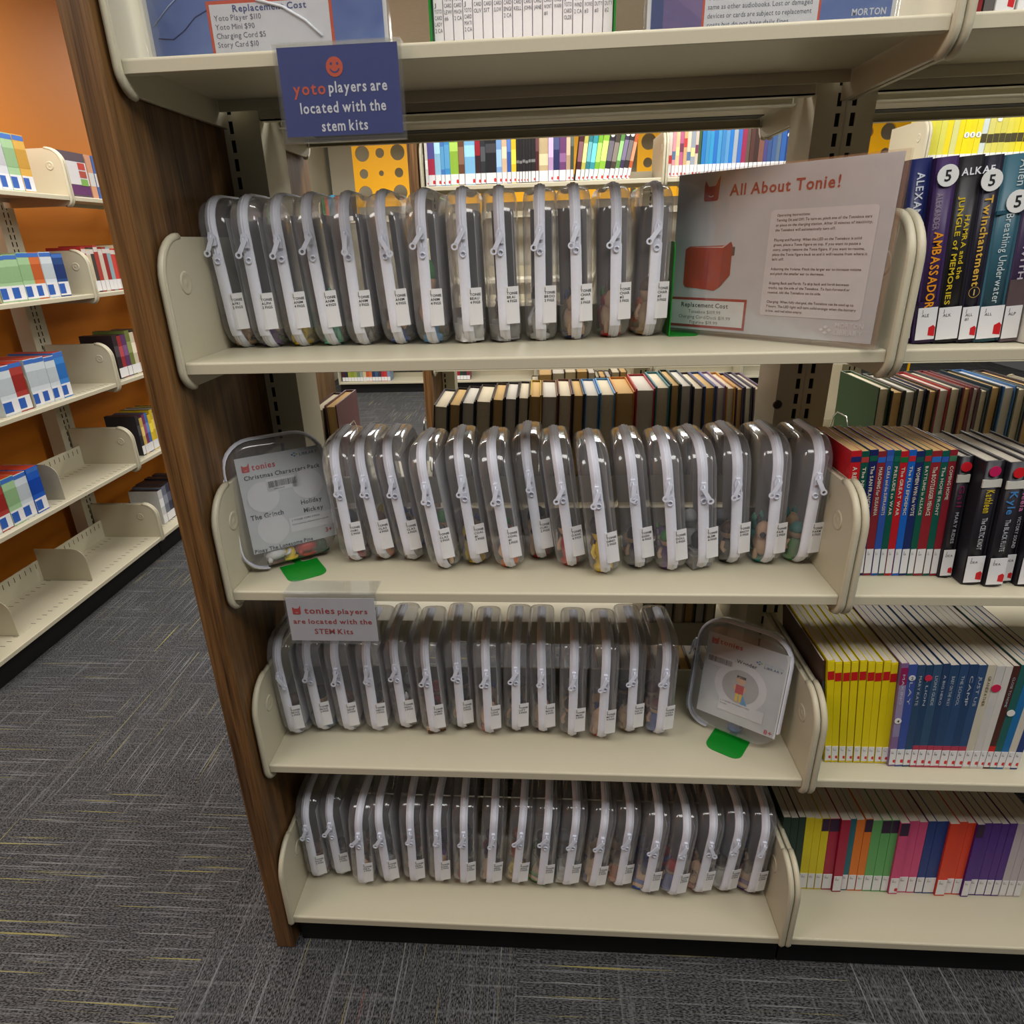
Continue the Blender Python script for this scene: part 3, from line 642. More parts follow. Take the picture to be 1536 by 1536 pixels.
# hanging blue sign on the top shelf's lip
s = sign_root('sign_holder', (.1795, -.008, 1.3785), 0, 'small dark blue hanging sign about players, clipped on the top shelf lip')
b = MB(); b.box(0, .1415, -.0005, .0012, 0, .094, ACRYL); b.box(0, .1415, -.0062, -.0048, 0, .094, ACRYL); b.box(0, .1415, -.0062, .0012, -.0008, 0, ACRYL); b.box(0, .1415, -.0062, .05, .0938, .095, ACRYL); b.build('clear_holder', s)
b = MB(); b.box(.0038, .1375, -.0030, -.0022, .006, .0915, NAVYS); fn = lambda u, v: (u, -.0032, v); f2 = lambda u, v: (u, -.0035, v); f3 = lambda u, v: (u, -.0037, v)
disc(b, .0665, .0715, .0095, ORS, f2)
for du in (-.0035, .0035): disc(b, .0665+du, .0745, .0013, NAVYS, f3, 10)
for i in range(8):
    a0, a1 = R(205+i*16.5), R(205+(i+1)*16.5); v = [(.0665+.0055*k*math.cos(a), .0718+.0055*k*math.sin(a)) for a in (a0, a1) for k in (.85, 1.1)]; b.add([f3(*q) for q in v], [(0, 2, 3, 1)], NAVYS)
b.text('yoto', .017, .0465, .0118, ORS, f2, True, width=.037); b.text('players are', .0575, .0475, .0105, SGW, f2, True, width=.066)
b.text('located with the', .0715, .0285, .0105, SGW, f2, True, 'c', width=.098); b.text('stem kits', .0715, .0105, .0105, SGW, f2, True, 'c', width=.053); b.build('printed_sheet', s)
# grey sign hanging from the third shelf
s = sign_root('sign_holder', (.083, -.0035, .703), 0, 'small grey hanging sign with red lettering, clipped on the shelf below the Christmas pouch')
b = MB(); b.box(0, .141, -.0095, -.0083, .0, .0862, ACRYL); b.box(0, .141, -.0042, -.003, 0, .0862, ACRYL); b.box(0, .141, -.0095, -.003, -.0008, 0, ACRYL); b.box(0, .141, -.0095, .034, .0852, .0862, ACRYL); b.build('clear_holder', s)
b = MB(); b.box(.002, .138, -.0068, -.006, .003, .078, cmat((206, 206, 214))); f2 = lambda u, v: (u, -.0072, v); f3 = lambda u, v: (u, -.0074, v); RT_ = cmat((178, 50, 50))
cat_logo(b, .0165, .0565, .0135, LOGO, f2); b.text('tonies', .0285, .0515, .0105, RT_, f2, True, width=.047); b.text('players', .0800, .0515, .0085, RT_, f2, True, width=.046)
b.text('are located with the', .070, .0335, .0085, RT_, f2, True, 'c', width=.122); b.text('STEM Kits', .070, .0155, .009, RT_, f2, True, 'c', width=.06); b.build('printed_sheet', s)
# large landscape sign standing at an angle at the right of the uppermost pouch row
yaw = math.degrees(math.atan2(-.007-.206, .8755-.667))
s = sign_root('sign_holder', (.667, .2045, Z[1]+.001), yaw, 'large landscape sign in a clear stand with red heading, angled across the shelf')
b = MB(); b.box(-.001, .299, .0022, .0036, 0, .2165, ACRYL); b.box(-.001, .299, -.0036, -.0022, 0.004, .2165, ACRYL); b.prism([(-.004, 0), (-.0036, .005), (.0036, .005), (.06, .0012), (.06, 0)], -.001, .299, ACRYL, 'x'); b.build('clear_holder', s)
b = MB(); b.box(.0005, .2925, -.0005, .0005, .0065, .2145, cmat((198, 201, 206)))
F = lambda d: (lambda u, v: (u, -.0006-d, v)); f1, f2, f3, f4 = F(.0002), F(.0004), F(.0006), F(.0008)
REDT = cmat((156, 34, 38)); cat_logo(b, .0547, .1905, .0245, REDT, f2, True)
b.text('All About Tonie!', .0825, .1835, .0135, REDT, f2, True, width=.146)
# red cube speaker picture
b.prism([(.0205, .070), (.0245, .066), (.072, .062), (.0785, .066), (.0945, .083), (.0945, .121), (.092, .126), (.082, .1215), (.027, .121), (.0205, .117)], -.0012, -.0008, cmat((176, 44, 18)), 'y')
b.add([F(.0008)(*q) for q in [(.025, .120), (.080, .120), (.092, .1265), (.081, .1185), (.0255, .118)]], [(0, 1, 2, 3), ], cmat((232, 200, 190)))
b.add([F(.0009)(*q) for q in [(.0795, .066), (.0945, .083), (.0945, .121), (.092, .126), (.0805, .1185)]], [list(range(5))], cmat((150, 30, 20)))
b.prism([(.0945, .108), (.0985, .1085), (.0985, .1195), (.0945, .1195)], -.0012, -.0008, cmat((70, 66, 66)), 'y')
for i in range(9):
    for j in range(9):
        zc, xc = .077+j*.0032, .036+i*.0032
        if 0 < i < 8 or j > 1: disc(b, xc, zc, .0009, cmat((140, 34, 20)), F(.0009), 6)
# cost box
rect(b, .0008, .1245, .0098, .0515, REDT, f1); rect(b, .0008, .1210, .0135, .0480, cmat((222, 226, 226)), f2)
b.text('Replacement Cost', .0585, .0385, .0062, cmat((40, 44, 50)), f3, True, 'c', width=.077)
for i, (tx, wd) in enumerate((('Toniebox $109.99', .053), ('Charging Cord/Dock $19.99', .085), ('Figurine $19.99', .046))): b.text(tx, .0595, .0298-i*.0074, .0047, cmat((70, 76, 80)), f3, False, 'c', width=wd)
# instruction panel
x0, x1, z0, z1, rr = .145, .2765, .033, .1625, .005
b.add([f2(*q) for q in arc(x0+rr, z0+rr, rr, 180, 270, 4)+arc(x1-rr, z0+rr, rr, 270, 360, 4)+arc(x1-rr, z1-rr, rr, 0, 90, 4)+arc(x0+rr, z1-rr, rr, 90, 180, 4)], [list(range(20))], cmat((218, 217, 220)))
INS = ['Operating Instructions:', 'Turning On and Off: To turn on, pinch one of the Toniebox ears', 'or place on the charging station. After 10 minutes of inactivity,', 'the Toniebox will automatically turn off.', '', 'Playing and Pausing: When the LED on the Toniebox is solid', 'green, place a Tonie figure on top. If you want to pause a', 'story, simply remove the Tonie figure. If you want to resume,', 'place the Tonie figure back on and it will resume from where it', 'left off.', '',
       'Adjusting the Volume: Pinch the larger ear to increase volume', 'and pinch the smaller ear to decrease.', '', 'Skipping Back and Forth: To skip back and forth between', 'tracks, tap the side of the Toniebox. To fast-forward or', 'rewind, tilt the Toniebox on its side.', '', 'Charging: When fully charged, the Toniebox can be used up to', '7 hours. The LED light will turn solid orange when the battery', 'is low, and red when empty.']
for i, tx in enumerate(INS):
    if tx: b.text(tx, .1535, .1545-i*.00585, .0031, cmat((52, 52, 58)), f3, True, width=min(.118, len(tx)*.00187))
b.text('MORTON', .2475, .0235, .0058, cmat((226, 226, 230)), f2, True, width=.034); b.text('LIBRARY', .2475, .0145, .0058, cmat((226, 226, 230)), f2, True, width=.034)
for du, dv in ((0, 0), (.005, .0035), (.010, 0), (.005, -.0035)): b.add([f2(.231+du-.003, .0195+dv), f2(.231+du, .0195+dv-.0025), f2(.231+du+.003, .0195+dv), f2(.231+du, .0195+dv+.0025)], [(0, 1, 2, 3)], cmat((226, 226, 230)))
b.build('printed_sheet', s)
# upright posters on the top shelf
def gradient(name, c1, c2, sc=(9, 0, 22)):
    m_ = mat(name, c1, .4); nt = m_.node_tree; nz = [n for n in nt.nodes if n.type == 'TEX_NOISE'][0]; nz.inputs['Scale'].default_value = 9; nz.inputs['Distortion'].default_value = 2.2
    mx = [n for n in nt.nodes if n.type == 'MIX'][0]; mx.inputs['A'].default_value = (*lin(c1), 1); mx.inputs['B'].default_value = (*lin(c2), 1); return m_
SKYB = gradient('poster_blue_waves', (52, 82, 160), (132, 156, 206)); MAUV = gradient('poster_mauve', (104, 92, 150), (150, 120, 160))
def poster(x0, x1, yy, label, art):
    s = sign_root('sign_holder', (x0, yy, Z[0]), 0, label, 'upright posters on the top shelf'); W = x1-x0
    b = MB(); b.box(-.003, W+.003, -.0045, -.003, 0, .218, ACRYL); b.box(-.003, W+.003, .0028, .0042, 0, .218, ACRYL); b.prism([(-.03, 0), (-.03, .0012), (-.0045, .004), (.0042, .004), (.05, .0012), (.05, 0)], -.003, W+.003, ACRYL, 'x'); b.build('clear_holder', s)
    b = MB(); b.box(0, W, -.001, .0008, .005, .216, WHITE); art(b, W); b.build('printed_sheet', s)
G = lambda d: (lambda u, v: (u, -.0011-d, v))
def artL(b, W):
    rect(b, .005, W-.004, .006, .212, SKYB, G(.0002)); 
    rect(b, .075, .2225, .0085, .0612, ORS, G(.0004)); rect(b, .0785, .219, .006, .0577, cmat((228, 228, 232)), G(.0006))
    b.text('Replacement Cost', .1495, .0499, .0064, cmat((70, 84, 140)), G(.0008), True, 'c', width=.087)
    for i, (tx, wd) in enumerate((('Yoto Player $110', .056), ('Yoto Mini $90', .047), ('Charging Cord $5', .059), ('Story Card $10', .049))): b.text(tx, .0825, .0420-i*.0086, .0054, cmat((96, 100, 116)), G(.0008), width=wd)
    rect(b, .16, W-.012, .060, .20, ORS, G(.0004)); rect(b, .163, W-.015, .063, .197, cmat((228, 228, 232)), G(.0006))
    b.tube([(.012, -.0018, .0285), (.03, -.0018, .027), (.045, -.0018, .035), (.06, -.0018, .047), (.075, -.0018, .053)], .0005, cmat((50, 70, 130)), 5)
    b.tube([(.008, -.0018, .040), (.03, -.0018, .058), (.06, -.0018, .078)], .0006, cmat((190, 205, 235)), 5)
    b.tube([(.135, -.0024, .060), (.165, -.0024, .052), (.19, -.0024, .038), (.208, -.0024, .022)], .0016, cmat((236, 240, 246)), 6)
def artR(b, W):
    rect(b, .004, W-.004, .006, .212, SKYB, G(.0002)); rect(b, .0045, .0175, .006, .212, cmat((62, 74, 128)), G(.0003)); rect(b, .0175, .062, .006, .212, MAUV, G(.0003)); b.add([G(.0004)(*q) for q in [(.0175, .006), (.062, .006), (.062, .016), (.0175, .048)]], [(0, 1, 2, 3)], cmat((112, 96, 148)))
    rect(b, .060, .1875, .004, .20, ORS, G(.0005)); rect(b, .0625, .185, .004, .198, cmat((228, 228, 232)), G(.0007))
    for i, (tx, wd) in enumerate((('Yotos and Yoto Cards check out the', .098), ('same as other audiobooks. Lost or damaged', .112), ('devices or cards are subject to replacement', .112), ('costs but do not have daily fines.', .090))): b.text(tx, .066, .0345-i*.0082, .0047, cmat((96, 100, 116)), G(.0009), width=wd)
    b.text('MORTON', .2215, .0135, .0062, cmat((228, 232, 240)), G(.0005), True, width=.036); b.text('LIBRARY', .2215, .0055, .0058, cmat((228, 232, 240)), G(.0005), True, width=.036)
poster(.0115, .2965, .05, 'blue poster with replacement cost list in a clear stand at the upper left', artL)
poster(.5905, .8575, .05, 'blue and mauve poster in a clear stand at the right of the top shelf', artR)
# white story-card cases
YC = ['LADY/2 CA', 'LEWI/#6', 'MACH/2 CA', 'MATI/2 CA', 'OLIV', 'SIT', 'SLOW', 'ENGI/2 CA', 'KELL', 'JOHN', 'JANE', 'WONT/#1', 'WARR', 'OLDE', 'WIND/2 CA', 'WOWE/#3', 'DUTY/#3', 'DUTY/#2']
for i, cd in enumerate(YC):
    x = .3405+i*.01215; b = MB(); b.box(0, .0116, 0, .075, 0, .115, cmat((222, 214, 220) if i % 2 else (228, 224, 228)))
    root = b.build('story_card_case', None, (x, .12, Z[0]), bevel=.0008)
    red = i in (4, 13)
    tag(root, 'slim white story-card case%s, %s from left between green bookends' % (' with red top' if red else '', ORD[i]), 'case', 'white story-card cases')
    lb = MB(); lb.box(.0006, .011, -.0006, 0, .012, .1, cmat((232, 228, 232)))
    if red: lb.box(.0008, .0108, -.0008, -.0006, .066 if i == 13 else .085, .095, cmat((206, 60, 56)))
    for k, ln in enumerate(['J', 'YOTO', 'CARD']+cd.split('/')): lb.text(ln, .0016, .0745-k*.0065-(.012 if i in (0, 3, 13) else 0), .0042, cmat((88, 84, 92)), lambda u, v: (u, -.0010, v), width=min(.009, .0023*len(ln)))
    lb.build('call_label', root)
for x, lb in ((.3370, 'green bookend at the left end of the white story-card cases'), (.5606, 'green bookend at the right end of the white story-card cases')):
    b = MB(); b.box(-.001, .001, 0, .08, 0, .13, GREEN); root = b.build('bookend', None, (x, .112, Z[0])); tag(root, lb, 'bookend', 'green bookends')
    b = MB(); s_ = -1 if x < .4 else 1; b.box(*(sorted((0, s_*.03))), 0, .08, 0, .001, GREEN); b.build('foot_plate', root)

# ------------------------------------------------------------------ right bay, near side
CW = (232, 232, 226)
def rowbooks(xs, y, z, h, cols, leans, rown, zref, **kw):
    out = []
    for i in range(len(xs)-1):
        l = leans if not isinstance(leans, (tuple, list)) else leans[0]+(leans[1]-leans[0])*i/(len(xs)-2)
        c = cols[i]; hh = h+random.uniform(-.002, .002) if not kw.get('even') else h
        x = xs[i]-hh*math.tan(R(l)); wd = (xs[i+1]-xs[i])-.0004
        out.append((i, x, wd, hh, l, c))
    return out
gp = 'hardcovers on the right bay second shelf'
hc = [ # x top, width, lean, d, cover, bands, titles, sticker, labtext, red, y, label
 (.9185, .0235, (30, 38, 92), [(0, .5, (58, 36, 84))], [('ALEXANDER', .60, .93, .36, (214, 220, 232))], (.50, .0085, (206, 30, 40), '5', .55), None, False, 'dark blue hardcover with white author name, leaning against the shelf bracket'),
 (.9425, .0242, (62, 40, 88), [(.17, .24, (48, 30, 68))], [('AMBASSADOR', .20, .62, .42, (232, 150, 30)), ('ALEXANDER', .63, .82, .3, (150, 130, 150), .3, False)], (.905, .0118, (226, 228, 226), '5', .52), ['J', 'ALE'], True, 'purple hardcover with orange AMBASSADOR lettering and white 5 sticker'),
 (.9672, .0275, (32, 30, 34), [], [('JUNGLE of MEMORIES', .22, .80, .22, (206, 180, 40), .30), ('HAMRA and the', .36, .70, .2, (206, 180, 40), .62)], None, ['J', 'ALK'], False, 'black hardcover with yellow JUNGLE of MEMORIES lettering'),
 (.9952, .0205, (34, 32, 48), [], [('Twinchantment', .32, .80, .42, (214, 170, 70))], (.875, .0118, (226, 228, 226), '5', .45), ['J', 'ALL', '#1'], True, 'dark navy hardcover with gold lettering and large white 5 sticker'),
 (1.0162, .0290, (54, 96, 112), [(.70, .72, (40, 80, 96))], [('Breathing Underwater', .22, .70, .30, (200, 214, 216), .55, False), ('Allen', .84, .97, .34, (200, 214, 216), .75, False)], (.76, .0125, (226, 228, 226), '5', .72), ['J', 'ALL'], True, 'teal hardcover with pale script lettering and white 5 sticker'),
 (1.0457, .0205, (66, 54, 84), [(.0, .35, (92, 78, 80))], [('WAR WITH', .35, .75, .3, (190, 186, 200))], None, ['J', 'ALP'], False, 'dusky purple hardcover at the right edge of the second shelf'),
]
for i, (x, wd, c, bands, ti, stk, lt, red, lb) in enumerate(hc):
    l = -4.2
    if i == 2: ti = ti+[]
    r_ = book((x, .036 if i else .045, Z[1]+.0012), 0, l, wd, .16, .210, c, PAGE, .0026, .004, True, bands, ti, lt is not None or i == 0, red, stk, 'hardcover_book', lb, 'book', gp, True, lt)
    if i == 2:
        a = MB(); a.text('ALKAF', .003, .190, .0075, SGW, lambda u, v: (u, -.0030, v), True); a.build('author_name', r_)
    if i == 3:
        a = MB(); 
        for k in range(20):
            a0, a1 = 2*math.pi*k/20, 2*math.pi*(k+1)/20; a.add([(.0102+q*math.cos(t_), -.0030, .060+q*math.sin(t_)) for t_ in (a0, a1) for q in (.0058, .0065)], [(0, 2, 3, 1)], cmat((180, 150, 80)))
        a.text('1', .0102, .0565, .007, cmat((200, 180, 120)), lambda u, v: (u, -.0030, v), True, 'c'); a.build('volume_mark', r_)
book((1.0680, .018, Z[1]+.0012), 0, -3, .04, .165, .208, (214, 212, 204), PAGE, .0026, .004, True, (), None, False, False, None, 'hardcover_book', 'pale white hardcover at the right edge, nearest the shelf lip', 'book', gp)
# third shelf: red, green and blue paperbacks
xs = [.8905+.0275, .9176+.012, .9289+.0125, .9413+.012, .9536+.0115, .9648+.0105, .9749+.0105, .986+.010, .9961+.010, 1.0083+.009, 1.0183+.009, 1.0327+.008, 1.0427+.008, 1.0537+.007]
xs = [.9040+(x-.9040)*.95 for x in (.9040, .9190, .9305, .9425, .9545, .9650, .9750, .9860, .9965, 1.0085, 1.0185, 1.0325, 1.0430, 1.0540)]
cs = [(190, 26, 36), (12, 78, 66), (24, 34, 92), (132, 38, 48), (46, 84, 168), (10, 84, 70), (186, 24, 36), (22, 96, 190), (26, 42, 96), (14, 86, 68), (142, 36, 44), (16, 88, 74), (138, 34, 46)]
tt = ['A REBELLION', 'The NIGHT', 'The SAN FRANCISCO', 'MARCHING for SUSANNA', 'CLARA and the SUFFRAGISTS', 'PRELUDE to WAR', 'The GREAT WAR', 'The FLU EPIDEMIC', 'WOMEN WIN the VOTE', 'BATTLING in ALSACE', 'The BOOTLEGGER MENACE', 'The HOME FRONT', 'COMING HOME']
numc = [(30, 40, 100), (170, 60, 60), (20, 90, 70), (40, 100, 190), (60, 100, 180), (20, 100, 80), (20, 110, 60), (190, 40, 50), (20, 80, 80), (170, 50, 50), (40, 110, 190), (50, 90, 180), (60, 120, 90)]
for i, x, wd, hh, l, c in rowbooks(xs, 0, 0, .197, cs, -3.9, '', 0):
    book((x, .060, Z[2]+.0006), 0, l, wd, .130, hh, c, PAGETAN, .0006, 0, True, [(.915, .955, numc[i])], [(tt[i], .50 if len(tt[i]) > 11 else .62, .88, .42, (214, 206, 190))], True, False, None, 'paperback_book',
         '%s series paperback, %s of thirteen from the left on the right bay third shelf' % (cname(c), ORD[i]), 'book', 'thirteen red, green and blue series paperbacks', True, ['J', '%d' % (50+i)], .044)
gp = 'black hardcovers on the right bay third shelf'
for i, (x, y, wd, tl, tc, dot, nm, lab_) in enumerate([(1.0560, .055, .0170, 'MARY RIDES', (170, 170, 176), (206, 30, 44), 'Gail', 'narrow black book with red dot beside the maroon paperback'), (1.0770, .034, .0250, 'The CELTIC KNOT', (190, 190, 196), (190, 30, 90), 'Kathleen', 'thick black book with magenta dot and yellow name in script'), (1.1045, .028, .0240, 'The BLACK FLUTE', (180, 184, 192), (206, 28, 36), 'Kyle', 'thick grey-black book with red dot and blue name in script'), (1.1310, .040, .0165, 'VICTORY SOUND', (190, 190, 196), (206, 28, 36), 'Neela', 'slim black book with pink name in script'), (1.1495, .030, .022, 'HOME to the EAST', (190, 190, 196), (206, 28, 36), 'Rose', 'black book cut by the right edge of the photo on third shelf')]):
    nc = [(120, 40, 80), (206, 180, 40), (70, 130, 190), (210, 130, 170), (190, 110, 190)][i]
    book((x+.0030, y, Z[2]+.0008), 0, -3.4, wd, .150, .188, (38, 36, 44), PAGEGREY, .0022, .003, True, [(.80, .86, (206, 206, 196))], [(nm, .60, .78, .40, nc), (tl, .30, .56, .26, tc)], True, True, (.925, min(.0075, wd*.42), dot, None, .5), 'hardcover_book', lab_, 'book', gp, True, ['J', 'DEA'], .046)
# fourth shelf
ys_ = .040
xs = [.9133+.004, .926+.003, .9386+.003, .9511+.0025, .9642+.002, .9767+.002, .9887+.0015, 1.0012+.001, 1.0137, 1.0243]
for i, x, wd, hh, l, c in rowbooks(xs, 0, 0, .203, [(226, 206, 12)]*9, (-7.5, -6), '', 0):
    wd = min(wd, .0105)
    book((x, ys_, Z[3]+.0008), 0, l, wd, .190, hh, c, PAGEGREY, .0008, 0, True, [(.82, .90, (196, 26, 30)), (.90, .99, (236, 216, 30))], [('SCIENCE COMICS', .9, .99, .2, (120, 100, 20))] if False else None, True, True, None, 'paperback_book', 'thin bright yellow book with red band, %s of nine from the left' % ORD[i], 'book', 'nine thin yellow books', True, ['J', '741'], .034)
book((.9385, .046, Z[3]+.0008), 0, -7.4, .0035, .185, .200, (70, 48, 40), PAGEGREY, .0006, 0, True, [(.4, .8, (60, 70, 96))], None, True, False, None, 'paperback_book', 'thin dark picture book squeezed between the bracket and the yellow set', 'book')
xs = [1.0243, 1.0359, 1.0495, 1.0618, 1.0728, 1.0863, 1.0973, 1.112, 1.1254, 1.1388, 1.1521, 1.1654, 1.1783, 1.1893, 1.200, 1.212, 1.224, 1.236, 1.248]
cs = [(132, 104, 150), (62, 84, 158), (48, 76, 108), (40, 70, 104), (52, 84, 116), (40, 66, 104), (44, 74, 112), (46, 78, 120), (40, 68, 108), (50, 80, 122), (206, 200, 180), (206, 204, 200), (212, 210, 204), (78, 42, 36), (36, 96, 92), (30, 110, 170), (210, 204, 190), (40, 60, 120)]
ti = ['MAKING', 'PLAY', 'MARY KATE', 'A LION', "LION'S GUIDE", 'A BIG HERO', 'BABY ON THE WAY', 'THE SCHOOL', 'CAMP', 'JUST US', 'GRANDFATHER', None, None, 'CLOSE TO HOME', None, None, None, None]
for i, x, wd, hh, l, c in rowbooks(xs, 0, 0, .203, cs, (-5.2, .5), '', 0):
    bands = [] if i < 2 or i > 10 else [(.0, .22, (176, 60, 84))] if i not in (2, 10) else []
    if i == 0: bands = [(.8, .96, (150, 30, 90)), (.30, .80, (150, 140, 176))]
    if i == 13: bands = [(.16, .23, (206, 34, 30))]
    stk = (.46, .0052, CW, '4', .5) if i == 0 else ((.88, .005, (214, 216, 220), '2', .5) if i == 1 else ((.885, .0055, (206, 48, 80), None, .5) if i == 3 else ((.80, .007, (206, 36, 80), None, .5) if i == 11 else ((.56, .006, CW, None, .5) if i == 14 else None))))
    book((x+.001, .034, Z[3]+.0006), 0, l, wd-.0003, .192, hh, c, PAGEGREY, .0009, 0, True, bands, [(ti[i], .62, .90, .34, (190, 200, 210) if i != 10 else (110, 90, 60), .5, False)] if ti[i] else None, True, True, stk, 'paperback_book',
         '%s thin book right of the yellow set, %s along, right bay fourth shelf' % (cname(c), ORD[i]), 'book', 'thin books right of the yellow set', True, ['J', 'PB'], .036)
# bottom shelf
xs = [.9092, .923, .9367, .949, .9642, .9779, .9915, 1.0097, 1.0263, 1.0383, 1.0534, 1.0669, 1.0833, 1.0998, 1.1132, 1.1295, 1.1473, 1.1621, 1.1768, 1.1974, 1.215, 1.2297, 1.2443, 1.2574, 1.2719, 1.2879, 1.3009, 1.3139, 1.3269, 1.340, 1.353]
DG, YL, CR, TL, OR_, LG, PK, NV, RO, VI, PG = (26, 54, 44), (214, 196, 24), (166, 30, 62), (30, 104, 116), (222, 118, 36), (96, 166, 96), (206, 74, 122), (28, 56, 124), (220, 62, 34), (78, 36, 128), (190, 178, 184)
cs = [DG, DG, DG, YL, YL, YL, CR, CR, TL, OR_, OR_, LG, LG, LG, PK, PK, PK, NV, NV, RO, RO, RO, VI, VI, VI, VI, VI, PG, PG, PG]
cap = {5, 6, 10, 12, 13, 14, 22}
for i, x, wd, hh, l, c in rowbooks(xs, 0, 0, .182, cs, (-3.5, -3.5), '', 0):
    bands = [(.83, .995, (52, 26, 60))] if i in cap else []
    book((x+.0015, .072-(.004 if i in (7, 14, 19, 22) else 0), Z[4]+.0005), 0, l, wd-.0002, .150, hh, c, mat('pale_page_tops', (200, 194, 180), .8, .2, 0, .12, 500), .0006, 0, True, bands, [('Magic', .87, .97, .36, (200, 190, 120), .5, False), (['the first story', 'the long way', 'summer friends', 'the new girl', 'a wild ride'][i % 5], .30 if i % 2 else .36, .66, .22, (60, 50, 40) if c in (YL, OR_, LG, PK, PG) else (190, 170, 170), .5, False)][1:] if False else None, True, i == 14, None, 'paperback_book',
         '%s colour-blocked thin paperback, %s from the left on the right bay bottom shelf' % (cname(c), ORD[i]), 'book', 'colour-blocked paperbacks on the bottom shelf', True, ['J', 'FIC'], .042)

for i, (x, wd, c, lb) in enumerate(((.926, .012, (130, 30, 34), 'dark red book at the top right corner, beside the shelf bracket'), (.940, .010, (96, 92, 90), 'grey book beside the dark red one at the top right corner'), (.951, .020, (222, 222, 220), 'white spined book at the top right corner'), (.973, .022, (214, 210, 204), 'pale book at the very edge of the top right corner'))):
    book((x, .030, Z[0]+.0006), 0, 0, wd, .15, .205, c, PAGE, .0012, 0, True, [], None, i > 1, True, None, 'hardcover_book', lb, 'book', 'books on the top shelf of the right bay')
# ------------------------------------------------------------------ books on the far side of the near bookcase (page edges towards us)
def backrow(xs, z, hs, cols, lean, grp, where, yfront=.405, d=.15, gap=0):
    for i in range(len(xs)-1):
        h = hs[i] if isinstance(hs, list) else hs+random.uniform(-.004, .004)
        l = lean[0]+(lean[1]-lean[0])*i/max(1, len(xs)-2)
        book((xs[i]-h*math.tan(R(l)), yfront+random.uniform(0, .006), z+.001), 0, l, xs[i+1]-xs[i]-.0012, d, h, cols[i % len(cols)], [PAGE, PAGETAN, PAGEGREY][i % 3], .0026, .004, False, name='hardcover_book',
             lab='%s hardcover showing its page edges, %s from left %s' % (cname(cols[i % len(cols)]), ORD[i], where), group=grp)
xs = [.2605, .2899, .315, .3427, .3752, .3999, .4258, .4489, .472, .5039, .5319, .5546, .5836, .6136, .6509, .6882, .7157, .7349, .7577, .7791, .8016, .8201, .8386, .8540, .8700, .8860]
hs = [.19, .192, .195, .197, .2, .202, .203, .205, .205, .206, .206, .206, .207, .208, .214, .218, .222, .220, .216, .216, .216, .214, .212, .214, .213]
cs = [(58, 60, 74), (40, 34, 36), (44, 36, 40), (40, 34, 36), (46, 38, 36), (40, 36, 40), (44, 36, 36), (176, 150, 60), (120, 84, 52), (98, 44, 40), (50, 46, 52), (60, 120, 170), (90, 150, 200), (196, 120, 30), (176, 40, 50), (60, 130, 140), (40, 60, 48), (70, 84, 96), (60, 50, 60), (56, 90, 150), (140, 110, 140), (200, 140, 60), (70, 56, 90), (60, 60, 70), (90, 70, 100)]
backrow(xs, Z[2], hs, cs, (5, -4), 'hardcovers seen from behind in the left bay', 'behind the left bay')
backrow([.012, .0400, .0655], Z[2], [.185, .19], [(70, 34, 40), (96, 60, 66)], (2, -1), 'books beside the left slotted post, seen from behind', 'beside the left slotted post')
xs = [1.0990, 1.122, 1.1448, 1.1676, 1.1855, 1.2048, 1.227, 1.2488, 1.2654, 1.2801, 1.2978, 1.3183, 1.3417, 1.362, 1.385, 1.402]
cs = [(44, 74, 44), (40, 40, 44), (60, 64, 40), (34, 40, 74), (50, 40, 40), (160, 40, 36), (60, 66, 70), (128, 60, 70), (110, 64, 70), (70, 80, 84), (44, 60, 70), (70, 120, 180), (90, 100, 96), (60, 50, 60), (40, 44, 60)]
backrow(xs, Z[2], .205, cs, (-2, -3), 'hardcovers seen from behind in the right bay', 'behind the right bay', d=.17)
xs = [.69+.0225*i for i in range(8)]
backrow(xs, Z[3], .19, [(150, 130, 100), (100, 80, 60), (60, 50, 46)], (0, 0), 'books behind the Wonder pouch, seen from behind', 'behind the Wonder pouch')
backrow([.60+.027*i for i in range(11)], Z[4], .24, [(90, 76, 60), (70, 60, 54), (110, 90, 66)], (0, 0), 'books low behind the Wonder pouch shelf', 'low behind the Wonder pouch shelf')
def wire_bookend(loc, yaw, label):
    b = MB(); b.tube([(-.045, 0, 0), (-.045, 0, .10), (-.042, 0, .125), (-.030, 0, .138), (.01, 0, .138), (.024, 0, .125), (.045, 0, .06), (.055, 0, 0)], .0016, WIRE, 8); b.tube([(-.045, 0, .0012), (-.045, -.08, .0012), (.055, -.08, .0012), (.055, 0, .0012)], .0014, WIRE, 8)
    tag(b.build('wire_bookend', None, loc, (0, 0, R(yaw))), label, 'bookend', 'wire bookends')
wire_bookend((.2235, .50, Z[2]+.001), 95, 'bent wire bookend left of the dark hardcovers, carpet showing behind it')
wire_bookend((.072, .48, Z[2]+.001), 92, 'wire bookend against the books beside the left slotted post')
wire_bookend((1.076, .50, Z[2]+.001), 92, 'wire bookend at the left end of the far-side books behind the right bay')

